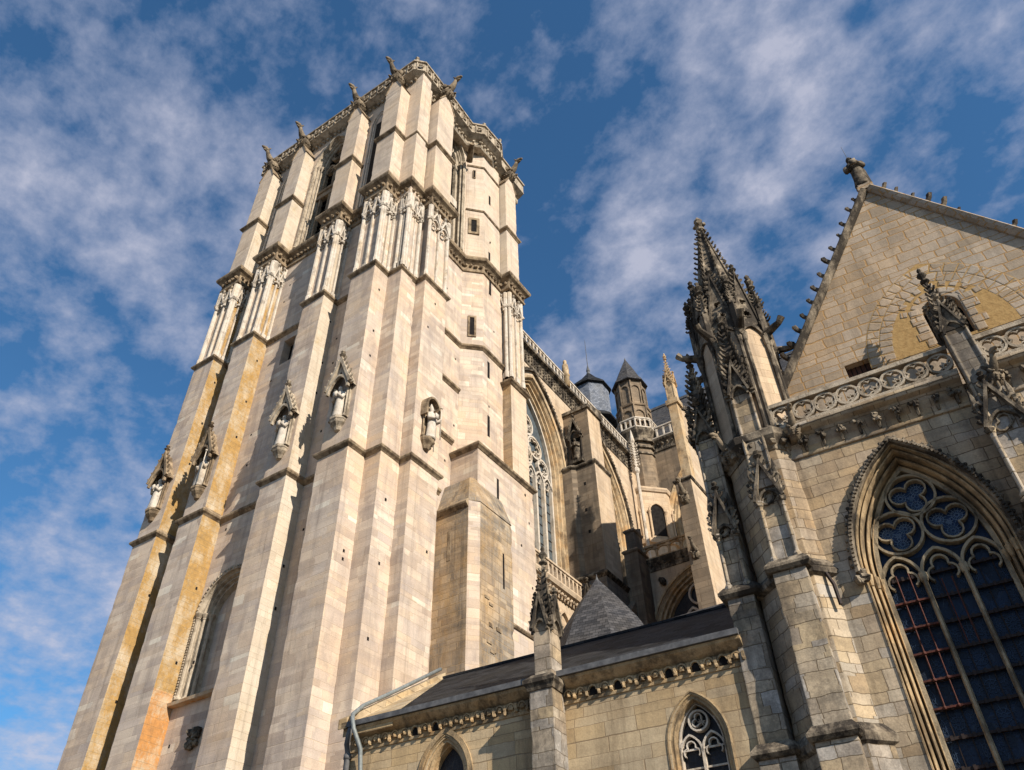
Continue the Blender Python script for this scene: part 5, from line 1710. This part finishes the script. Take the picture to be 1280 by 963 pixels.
    if wi == 0:
        mb = MB()
        for s in (-.13, .15):
            a = c - WH + lw * .5 + s
            mb.tube([(a, V0 + .56, 7.6), (a, V0 + .56, 10.7)], .018, 6)
        for k in range(5):
            mb.fbox(fv, c - WH + .06, c - WH + lw - .06, 7.58 + .6 * k, 7.62 + .6 * k, .53, .575)
            for s in (-.13, .15):
                mb.blob(fv(c - WH + lw * .5 + s, 7.6 + .6 * k, .54), .045)
        for s in (-.1, .12):
            a = c + s
            mb.tube([(a, V0 + .6, 8.8), (a, V0 + .6, 10.4)], .016, 6)
        part('rusty_bar', mb, 'iron', sur, 'rust red bars in the left light')

# cornice with leaf bosses, then balustrade of quatrefoils
mb = MB()
pth = [(-2.1, 19.0), (2.72, 19.0)]
pth2 = [(3.42, 19.0), (8.4, 19.0)]
for q in (pth, pth2):
    mb.sweep(q, [(-.02, 14.28), (.05, 14.3), (.07, 14.38), (.01, 14.42), (.03, 14.6), (.12, 14.82), (.22, 14.92), (.36, 14.98), (.42, 15.06), (.42, 15.14), (-.1, 15.2)], lambda x, y, d: (x, y, d))
    a = q[0][0] + .25
    while a < q[1][0] - .1:
        for k in range(5):
            mb.blob(fv(a + rnd.uniform(-.1, .1), 14.72 + rnd.uniform(-.09, .09), -.2), rnd.uniform(.05, .085), 1, .4)
        mb.tube([fv(a, 14.45, -.03), fv(a, 14.6, -.1), fv(a, 14.72, -.18)], [.04, .05, .05], 5, 1)
        a += .48
part('cornice', mb, ['gable_low', 'carve'], GC)
mb = MB()
fb = fY(18.72)
for a0, a1, n in ((-1.98, 2.74, 8), (3.42, 8.3, 8)):
    mb.fbox(fb, a0, a1, 15.16, 15.26, -.09, .09)
    mb.fbox(fb, a0, a1, 15.92, 16.04, -.12, .12)
    st = (a1 - a0) / n
    for k in range(n):
        c = (a0 + st * (k + .5), 15.59)
        rr_ = min(st / 2 + .01, .325)
        mb.ribbon(circle(c, rr_ - .02, 22), .06, fb, -.07, .07, True)
        mb.ribbon(foil(c, 4, .155, .128, R(45), 7), .035, fb, -.05, .05, True)
    mb.fbox(fb, a0 - .05, a0 + .06, 15.2, 16.0, -.08, .08)
part('balustrade', mb, 'dullcarve', GC)

# gable
VG = 19.6
fg = fY(VG)
AP = (3.05, 24.0)
lanc = win_path(3.27, .52, 16.95, 18.1, .48, 6)
door = [(.3, 16.45), (.3, 17.28), (1.1, 17.28), (1.1, 16.45)]
slope = 1.526
u0, u1 = AP[0] - (AP[1] - 15.0) / slope, AP[0] + (AP[1] - 15.0) / slope
mb = MB()
mb.plate([(u0, 15.0), AP, (u1, 15.0)], [door, lanc], fg, 0, .6)
mb.box(u0 + .3, u1 - .3, VG - .55, VG + .3, 14.4, 15.02)
part('gable', mb, 'gable', GC)
mb = MB()
mb.fbox(fg, .3, 1.1, 16.45, 17.28, .22, .3, 0)
for k in range(1, 6):
    mb.fbox(fg, .3 + .8 * k / 6 - .012, .3 + .8 * k / 6 + .012, 16.45, 17.28, .2, .23, 1)
part('shutter', mb, ['wood', 'dark'], GC)
mb = MB()
mb.sweep(lanc, [(-.02, .2), (-.02, -.01), (.16, -.015), (.17, .01)], fg, side=-1)
lw_ = part('lancet', mb, 'gable', GC)
mb = MB()
mb.fbox(fg, 2.7, 3.84, 16.9, 18.6, .42, .46)
part('pane', mb, 'dark', lw_)
# blocked arch: ochre render below a ring of voussoirs
bl = arch(3.25, 1.6, 16.85, 2.45, 14)
mb = MB()
mb.plate(bl + [(4.85, 16.85)], [offset(lanc, .2)[::1]], fg, -.012, .02, 0) if False else None
inner = offset(lanc, .17)
mb.plate(bl, [inner[:1] and [(p_[0], max(p_[1], 16.87)) for p_ in inner]], fg, -.010, .02)
ro_ = offset(arch(3.25, 1.6, 16.85, 2.45, 30), .7)
ri_ = offset(arch(3.25, 1.6, 16.85, 2.45, 30), -.01)
mb.plate(ro_ + ri_[::-1], [], fg, -.007, .02)
part('blocked_arch', mb, 'ochre', GC)
mb = MB()
for ringi, (h0, h1) in enumerate(((0.0, .34), (.36, .68))):
    pi_, po_ = offset(arch(3.25, 1.6, 16.85, 2.45, 60), h0), offset(arch(3.25, 1.6, 16.85, 2.45, 60), h1)
    i = 0
    while i < len(pi_) - 1:
        st = rnd.choice((4, 5, 6))
        j = min(len(pi_) - 1, i + st)
        a0, a1, b0, b1 = pi_[i], pi_[j], po_[i], po_[j]
        def lerp(p, q, t): return (p[0] + (q[0] - p[0]) * t, p[1] + (q[1] - p[1]) * t)
        mb.plate([lerp(a0, a1, .06), lerp(a0, a1, .94), lerp(b0, b1, .95), lerp(b0, b1, .05)], [], fg, -.010 - rnd.random() * .004, .02)
        i = j
k = 0
z = 16.9
while z < 18.3:
    for s in (-1, 1):
        w_ = rnd.uniform(.2, .42)
        a = 3.27 + s * .54
        mb.fbox(fg, min(a, a + s * w_), max(a, a + s * w_), z, z + .27, -.018 - rnd.random() * .01, .02)
    z += .3
for k in range(18):
    th = R(14 + 152 * (k % 9) / 8)
    rr2 = .74 if k < 9 else 1.02
    cx_, cz_ = 3.27 + rr2 * math.cos(th) + rnd.uniform(-.04, .04), 18.1 + rr2 * .93 * math.sin(th)
    mb.plate([(cx_ + .13 * math.cos(t2) , cz_ + .13 * math.sin(t2)) for t2 in (th + .8, th + 2.3, th + 3.9, th + 5.4)], [], fg, -.022, .02)
part('voussoirs', mb, 'gable', GC)
# copings with crockets
mb = MB()
for s in (-1, 1):
    e = (AP[0] + s * 6.2, AP[1] - 6.2 * slope)
    pth = [e, (AP[0], AP[1])] if s < 0 else [(AP[0], AP[1]), e]
    mb.sweep(pth, [(-.02, .7), (-.02, -.06), (.06, -.16), (.16, -.2), (.2, -.18), (.24, .7)], fg, m=0 if s > 0 else 1, side=-1)
    nv = Vector(fg(s * slope, 1.0, 0)) - Vector(fg(0, 0, 0))
    L = math.hypot(6.2, 6.2 * slope)
    n = int(L / .56)
    for k in range(n):
        f = (k + .55 + rnd.uniform(-.08, .08)) / n
        if rnd.random() < .06:
            continue
        cs = rnd.uniform(.19, .29)
        q = (AP[0] + s * 6.2 * f + s * .19 * .83, AP[1] - 6.2 * slope * f + .19 * .55)
        mb.tube([fg(q[0] - s * .1, q[1] - .06, .05), fg(q[0] + s * .12, q[1] + .07, .05)], [.13, .085], 6, 1)
        mb.crocket(fg(q[0], q[1], .05), nv + Vector((rnd.uniform(-.2, .2), rnd.uniform(-.2, .2), rnd.uniform(-.2, .2))), (0, 0, 1), cs, 1)
part('coping', mb, ['gable', 'carve'], GC)
mb = MB()
for s in (-1, 1):
    a0, a1 = AP[0], AP[0] + s * 5.6
    z0, z1 = AP[1] - .2, AP[1] - .2 - 5.6 * slope
    mb.add([(a0, VG + .6, z0), (a1, VG + .6, z1), (a1, 34, z1), (a0, 34, z0), (a0, VG + .6, z0 - .2), (a1, VG + .6, z1 - .2), (a1, 34, z1 - .2), (a0, 34, z0 - .2)],
           [(0, 1, 2, 3), (7, 6, 5, 4), (0, 4, 5, 1), (1, 5, 6, 2), (2, 6, 7, 3), (3, 7, 4, 0)])
part('roof', mb, 'slate', GC)
mb = MB()
mb.prism(ngon((-.9, 26.5), .28, 4, R(45)), 14.0, 19.2)
spirelet(mb, (-.9, 26.5), .3, 19.1, 21.3, 0, 0, .14, 7, True)
part('rear_pinnacle', mb, 'carve', GC)

# second buttress with pinnacle between the two windows
def shaft_stage(mb, fr, w, z0, z1, d, m=0):
    """slender front shaft with edge rolls"""
    mb.fbox(fr, -w / 2, w / 2, z0, z1, d, d + w * .9 + .2, m)
    for s in (-1, 1):
        p = fr(s * (w / 2 - .02), 0, d)
        mb.lathe((p[0], p[1], 0), [(.075, z0), (.055, z0 + .15), (.055, z1 - .1), (.09, z1)], 8, m)


def niche_stage(mb, fr, w, z0, z1, d, ztip, m=0, mc=1):
    for s in (-1, 1):
        p = fr(s * (w / 2 - .02), 0, d - .06)
        colonnette(mb, p, z0, z1, .055, m)
        mb.blob(fr(s * (w / 2), z1 - .05, d - .08), (.13, .13, .12), mc)
        q = fr(s * (w / 2 + .02), 0, d - .08)
        mb.lathe((q[0], q[1], 0), [(.07, z1 + .05), (.06, z1 + .6), (.11, z1 + .66), (.06, z1 + .75), (.08, z1 + .85), (.01, z1 + 1.2)], 6, mc)
        for k in range(3):
            mb.crocket((q[0], q[1], z1 + .15 + .18 * k), Vector(fr(s, 0, 0)) - Vector(fr(0, 0, 0)), (0, 0, 1), .12, mc)
    mb.ribbon(arch(0, w / 2 - .02, z1 - .08, w * .62, 8), .07, fr, d - .12, d + .05, False, mc)
    mb.ribbon(foil((0, z1 + .06), 3, w * .16, w * .17, R(90), 5), .04, fr, d - .06, d + .04, True, mc)
    gablet(mb, fr, 0, w / 2 + .06, z1 - .02, ztip, d - .1, .12, mc, .13, 5, True, False, .08)


mb = MB()
U2 = 3.08
f2 = wallfr((U2, 18.42), (1, 0))
mb.prism([(U2 - .42, 18.3), (U2 + .42, 18.3), (U2 + .42, 19.0), (U2 - .42, 19.0)], 0, 11.0, 0)
mb.sweep([(U2 - .42, 19.0), (U2 - .42, 18.3), (U2 + .42, 18.3), (U2 + .42, 19.0)], SMALL, plan(11.05), m=1)
mb.prism([(U2 - .36, 18.45), (U2 + .36, 18.45), (U2 + .36, 19.0), (U2 - .36, 19.0)], 11.0, 14.2, 0)
niche_stage(mb, f2, .78, 11.2, 13.1, .02, 14.3)
mb.prism([(U2 - .27, 18.42), (U2 + .27, 18.42), (U2 + .27, 18.98), (U2 - .27, 18.98)], 14.0, 16.6, 0)
for s in (-1, 1):
    mb.lathe((U2 + s * .26, 18.42, 0), [(.07, 13.4), (.05, 13.6), (.05, 16.3), (.1, 16.5)], 8, 0)
b2 = part('buttress', mb, ['pier', 'carve'], GC, 'slender buttress between the two windows')
mb = MB()
for fr_, hw in ((wallfr((U2, 18.42), (1, 0)), .29), (wallfr((U2 + .27, 18.7), (0, 1)), .29), (wallfr((U2 - .27, 18.7), (0, -1)), .29), (wallfr((U2, 18.98), (-1, 0)), .29)):
    gablet(mb, fr_, 0, hw, 16.3, 17.3, -.02, .07, 0, .11, 5, True, True, .06)
    mb.plate([(-hw, 16.3), (hw, 16.3), (0, 17.3)], [], fr_, -.02, .1)
spirelet(mb, (U2, 18.7), .2, 16.6, 18.4, 0, 0, .13, 8, False)
part('pinnacle', mb, 'carve', b2)
inst('gargoyle', garg_me, b2, (U2 + .25, 18.5, 14.4), R(35), .3)

# ---- octagonal corner turret with spire
CT = (-2.55, 19.68)
AT = 1.1
mb = MB()
oc = ngon(CT, AT - .04)
mb.prism(ngon(CT, AT + .06), 0, 7.1, 0)
mb.loft([[(p[0], p[1], z) for p in ngon(CT, a)] for a, z in ((AT - .0, 6.85), (AT + .14, 6.95), (AT + .16, 7.1), (AT + .0, 7.35), (AT - .06, 7.36))], 2)
mb.rprism(oc, 7.2, 11.0, 3, chip=.03)
mb.rprism(ngon(CT, AT - .06), 11.0, 15.1, 3, chip=.03)
mb.prism(ngon(CT, AT - .07), 15.1, 19.6, 1)
mb.loft([[(p[0], p[1], z) for p in ngon(CT, a)] for a, z in ((AT - .08, 10.78), (AT + .06, 10.86), (AT + .08, 10.98), (AT - .08, 11.2))], 2)
mb.loft([[(p[0], p[1], z) for p in ngon(CT, a)] for a, z in ((AT - .04, 14.6), (AT + .02, 14.75), (AT + .2, 14.95), (AT + .22, 15.15), (AT - .02, 15.4))], 2)
for k in range(26):
    a = 2 * math.pi * k / 26
    mb.blob((CT[0] + (AT + .1) * math.cos(a), CT[1] + (AT + .1) * math.sin(a), 14.8), (.12, .12, .11), 2, .4)
ct = part('corner_turret', mb, ['pier', 'palewall', 'carve', 'gable_low'], GC, 'octagonal corner pier with soot streaks')
mb = MB()
for k in range(8):
    a = math.pi / 8 + k * math.pi / 4
    for da in (-.07, .07):
        r_ = (AT - .02) / math.cos(math.pi / 8)
        mb.lathe((CT[0] + r_ * math.cos(a + da), CT[1] + r_ * math.sin(a + da), 0), [(.09, 15.3), (.055, 15.5), (.055, 18.7), (.08, 18.75), (.12, 19.05)], 7)
    mb.blob((CT[0] + 1.17 * math.cos(a), CT[1] + 1.17 * math.sin(a), 19.1), (.17, .17, .2), 0, .35)
    # little beast at every corner
    mb.tube([(CT[0] + r * math.cos(a), CT[1] + r * math.sin(a), z) for r, z in ((1.05, 19.2), (1.4, 19.25), (1.7, 19.3), (1.85, 19.45))], [.16, .13, .1, .12], 7)
part('colonnette', mb, 'carve', ct)
mb = MB()
SZ0, SZ1 = 19.5, 25.6
sp = ngon(CT, .92)
mb.loft([[(p[0], p[1], SZ0) for p in sp], [(CT[0] + (p[0] - CT[0]) * .95, CT[1] + (p[1] - CT[1]) * .95, SZ0 + .6) for p in sp], [(CT[0] + (p[0] - CT[0]) * .09, CT[1] + (p[1] - CT[1]) * .09, SZ1) for p in sp]])
for p in sp:
    d = Vector((p[0] - CT[0], p[1] - CT[1], 0))
    dn = d.normalized()
    mb.tube([(CT[0] + d.x * f, CT[1] + d.y * f, SZ0 + .6 + (SZ1 - SZ0 - .6) * (1 - f) / .91) for f in (.95, .5, .09)], [.07, .055, .04], 6)
    for k in range(19):
        f = .93 - .82 * k / 18
        mb.crocket((CT[0] + d.x * f, CT[1] + d.y * f, SZ0 + .6 + (SZ1 - SZ0 - .6) * (1 - f) / .91), dn, (0, 0, 1), .17 - .05 * k / 18)
mb.lathe((CT[0], CT[1], SZ1), [(.1, -.3), (.075, .05), (.17, .1), (.17, .2), (.08, .26), (.1, .3), (.2, .42), (.13, .52), (.09, .56), (.17, .68), (.1, .8), (.02, .95)], 8)
for k in range(4):
    mb.blob((CT[0] + .17 * math.cos(k * 1.57), CT[1] + .17 * math.sin(k * 1.57), SZ1 + .42), .09)
part('spire', mb, 'carve', ct)
mb = MB()
for k in range(8):
    a = k * math.pi / 4
    f2 = wallfr((CT[0] + 1.04 * math.cos(a), CT[1] + 1.04 * math.sin(a)), (-math.sin(a), math.cos(a)))
    hole_a = circle((0, 20.05), .17, 12)
    hole_b = foil((0, 20.62), 4, .07, .07, R(45), 4)
    mb.plate([(-.43, 19.45), (.43, 19.45), (.05, 22.0), (-.05, 22.0)], [hole_a, hole_b], f2, -.02, .1)
    mb.ribbon(foil((0, 20.05), 8, .12, .05, 0, 4), .03, f2, -.04, .05, True)
    mb.ribbon([(-.43, 19.45), (0, 22.1), (.43, 19.45)], .08, f2, -.07, .1)
    mb.ribbon(arch(0, .4, 18.95, .55, 7), .08, f2, -.08, .1)
    o = Vector(f2(0, 0, 0))
    ax = Vector(f2(1, 0, 0)) - o
    for s in (-1, 1):
        nv = (ax * (s * 2.6) + Vector((0, 0, .43))).normalized()
        for j in range(11):
            f = (j + .4) / 11
            mb.crocket(f2(s * .43 * (1 - f), 19.45 + 2.6 * f, 0), nv, (0, 0, 1), .15)
    mb.lathe(f2(0, 22.05, 0), [(.05, 0), (.04, .1), (.13, .18), (.05, .28), (.09, .38), (.01, .5)], 7)
    # small pinnacle on every angle
    a2 = a + math.pi / 8
    q = (CT[0] + 1.2 * math.cos(a2), CT[1] + 1.2 * math.sin(a2))
    mb.prism(ngon(q, .085, 4, a2), 19.2, 20.4)
    spirelet(mb, q, .1, 20.35, 21.3, 0, a2, .11, 5, False)
part('gables', mb, 'carve', ct)

# front buttress of the corner turret (two niches and a thin pinnacle)
mb = MB()
UA = -2.6
fa = wallfr((UA, 18.5), (1, 0))
mb.prism([(UA - .44, 18.24), (UA + .44, 18.24), (UA + .44, 18.8), (UA - .44, 18.8)], 0, 7.0, 0)
mb.rprism([(UA - .40, 18.34), (UA + .40, 18.34), (UA + .40, 18.8), (UA - .40, 18.8)], 7.0, 11.0, 0)
for z, y in ((7.1, 18.24), (11.05, 18.34)):
    mb.sweep([(UA - .46, 18.75), (UA - .42, y), (UA + .42, y), (UA + .46, 18.62), (UA + .85, 19.0)], [(-.06, -.12), (.07, -.1), (.14, -.02), (.14, .05), (.0, .22), (-.06, .24)], plan(z), m=1)
mb.prism([(UA - .33, 18.5), (UA + .33, 18.5), (UA + .33, 18.7), (UA - .33, 18.7)], 11.0, 14.0, 0)
niche_stage(mb, fa, .62, 11.25, 13.0, .0, 14.15)
mb.prism([(UA - .27, 18.42), (UA + .27, 18.42), (UA + .27, 18.7), (UA - .27, 18.7)], 13.4, 16.9, 0)
for s in (-1, 1):
    mb.lathe((UA + s * .26, 18.42, 0), [(.08, 13.4), (.05, 13.6), (.05, 16.6), (.1, 16.8)], 8, 0)
ba = part('buttress', mb, ['pier', 'carve'], GC, 'front buttress of the corner turret with a gabled niche')
mb = MB()
for fr_, hw in ((wallfr((UA, 18.42), (1, 0)), .3), (wallfr((UA + .27, 18.62), (0, 1)), .24), (wallfr((UA - .27, 18.62), (0, -1)), .24)):
    gablet(mb, fr_, 0, hw, 16.6, 17.75, -.06, .12, 0, .15, 5, True, True, .07)
    mb.plate([(-hw, 16.6), (hw, 16.6), (0, 17.7)], [], fr_, -.02, .1)
spirelet(mb, (UA, 18.58), .24, 16.9, 19.6, 0, 0, .19, 10, False)
part('pinnacle', mb, 'carve', ba)

# left buttress of the corner turret
mb = MB()
UB = -4.0
fbb = wallfr((UB, 18.95), (1, 0))
mb.prism([(UB - .4, 18.78), (UB + .42, 18.78), (UB + .42, 20.2), (UB - .4, 20.2)], 0, 7.0, 0)
mb.rprism([(UB - .35, 18.88), (UB + .35, 18.88), (UB + .35, 20.2), (UB - .35, 20.2)], 7.0, 10.9, 0)
for z, y in ((7.1, 18.78), (10.95, 18.88)):
    mb.sweep([(UB - .38, 20.1), (UB - .38, y), (UB + .38, y), (UB + .5, 19.05)], [(-.06, -.14), (.07, -.1), (.14, -.02), (.14, .05), (.0, .22), (-.06, .24)], plan(z), m=1)
mb.prism([(UB - .28, 19.0), (UB + .28, 19.0), (UB + .28, 20.2), (UB - .28, 20.2)], 10.9, 16.3, 0)
niche_stage(mb, fbb, .52, 11.1, 12.7, .03, 13.9)
for s in (-1, 1):
    mb.lathe((UB + s * .26, 19.0, 0), [(.08, 13.6), (.05, 13.8), (.05, 16.0), (.1, 16.2)], 8, 0)
bb = part('buttress', mb, ['pier', 'carve'], GC, 'left buttress of the corner turret in half shade')
mb = MB()
for fr_, hw in ((wallfr((UB, 19.0), (1, 0)), .3), (wallfr((UB - .28, 19.3), (0, -1)), .28)):
    gablet(mb, fr_, 0, hw, 15.9, 17.0, -.06, .12, 0, .15, 5, True, True, .07)
    mb.plate([(-hw, 15.9), (hw, 15.9), (0, 16.95)], [], fr_, -.02, .1)
spirelet(mb, (UB, 19.25), .24, 16.2, 19.0, 0, 0, .19, 10, False)
part('pinnacle', mb, 'carve', bb)
inst('gargoyle', garg_me, ct, (-3.35, 18.9, 14.9), R(-40), .32)
inst('gargoyle', garg_me, ct, (-1.55, 18.75, 14.9), R(20), .3)
mb = MB()
mb.tube([(-1.85, 18.8, 10.85), (-1.75, 18.75, 10.5), (-1.74, 18.78, 10.0)], .05, 6)
part('iron_bracket', mb, 'ironb', GC)

# ---- statue and rod on the gable apex
mb = statue_mesh(21, True, False)
ap_me = meshdata('statue', mb, ['carve'], (0, 0, 0), True)
o = bpy.data.objects.new('statue', ap_me)
COL.objects.link(o)
bp_ = Matrix.Rotation(R(3.99), 3, 'Z') @ Vector((3.05, 19.75, 24.45))
o.location = bp_
o.rotation_euler = (0, 0, R(4))
o.scale = (1.0, 1.0, 1.0)
tagit(o, 'dark robed stone figure standing on the peak of the gable', 'statue')
mb = MB()
mb.box(2.8, 3.3, 19.5, 20.0, 24.1, 24.3)
mb.box(2.86, 3.24, 19.56, 19.94, 24.3, 24.46)
part('pedestal', mb, 'gable', GC)
mb = MB()
mb.tube([(3.05, 19.98, 24.2), (3.05, 19.98, 26.2), (3.05, 19.98, 27.3)], [.016, .014, .006], 6)
single('lightning_rod', mb, 'lead', (3.05, 19.98, 24.2), 'B', 'thin pale rod rising behind the figure on the gable', 'lightning rod')
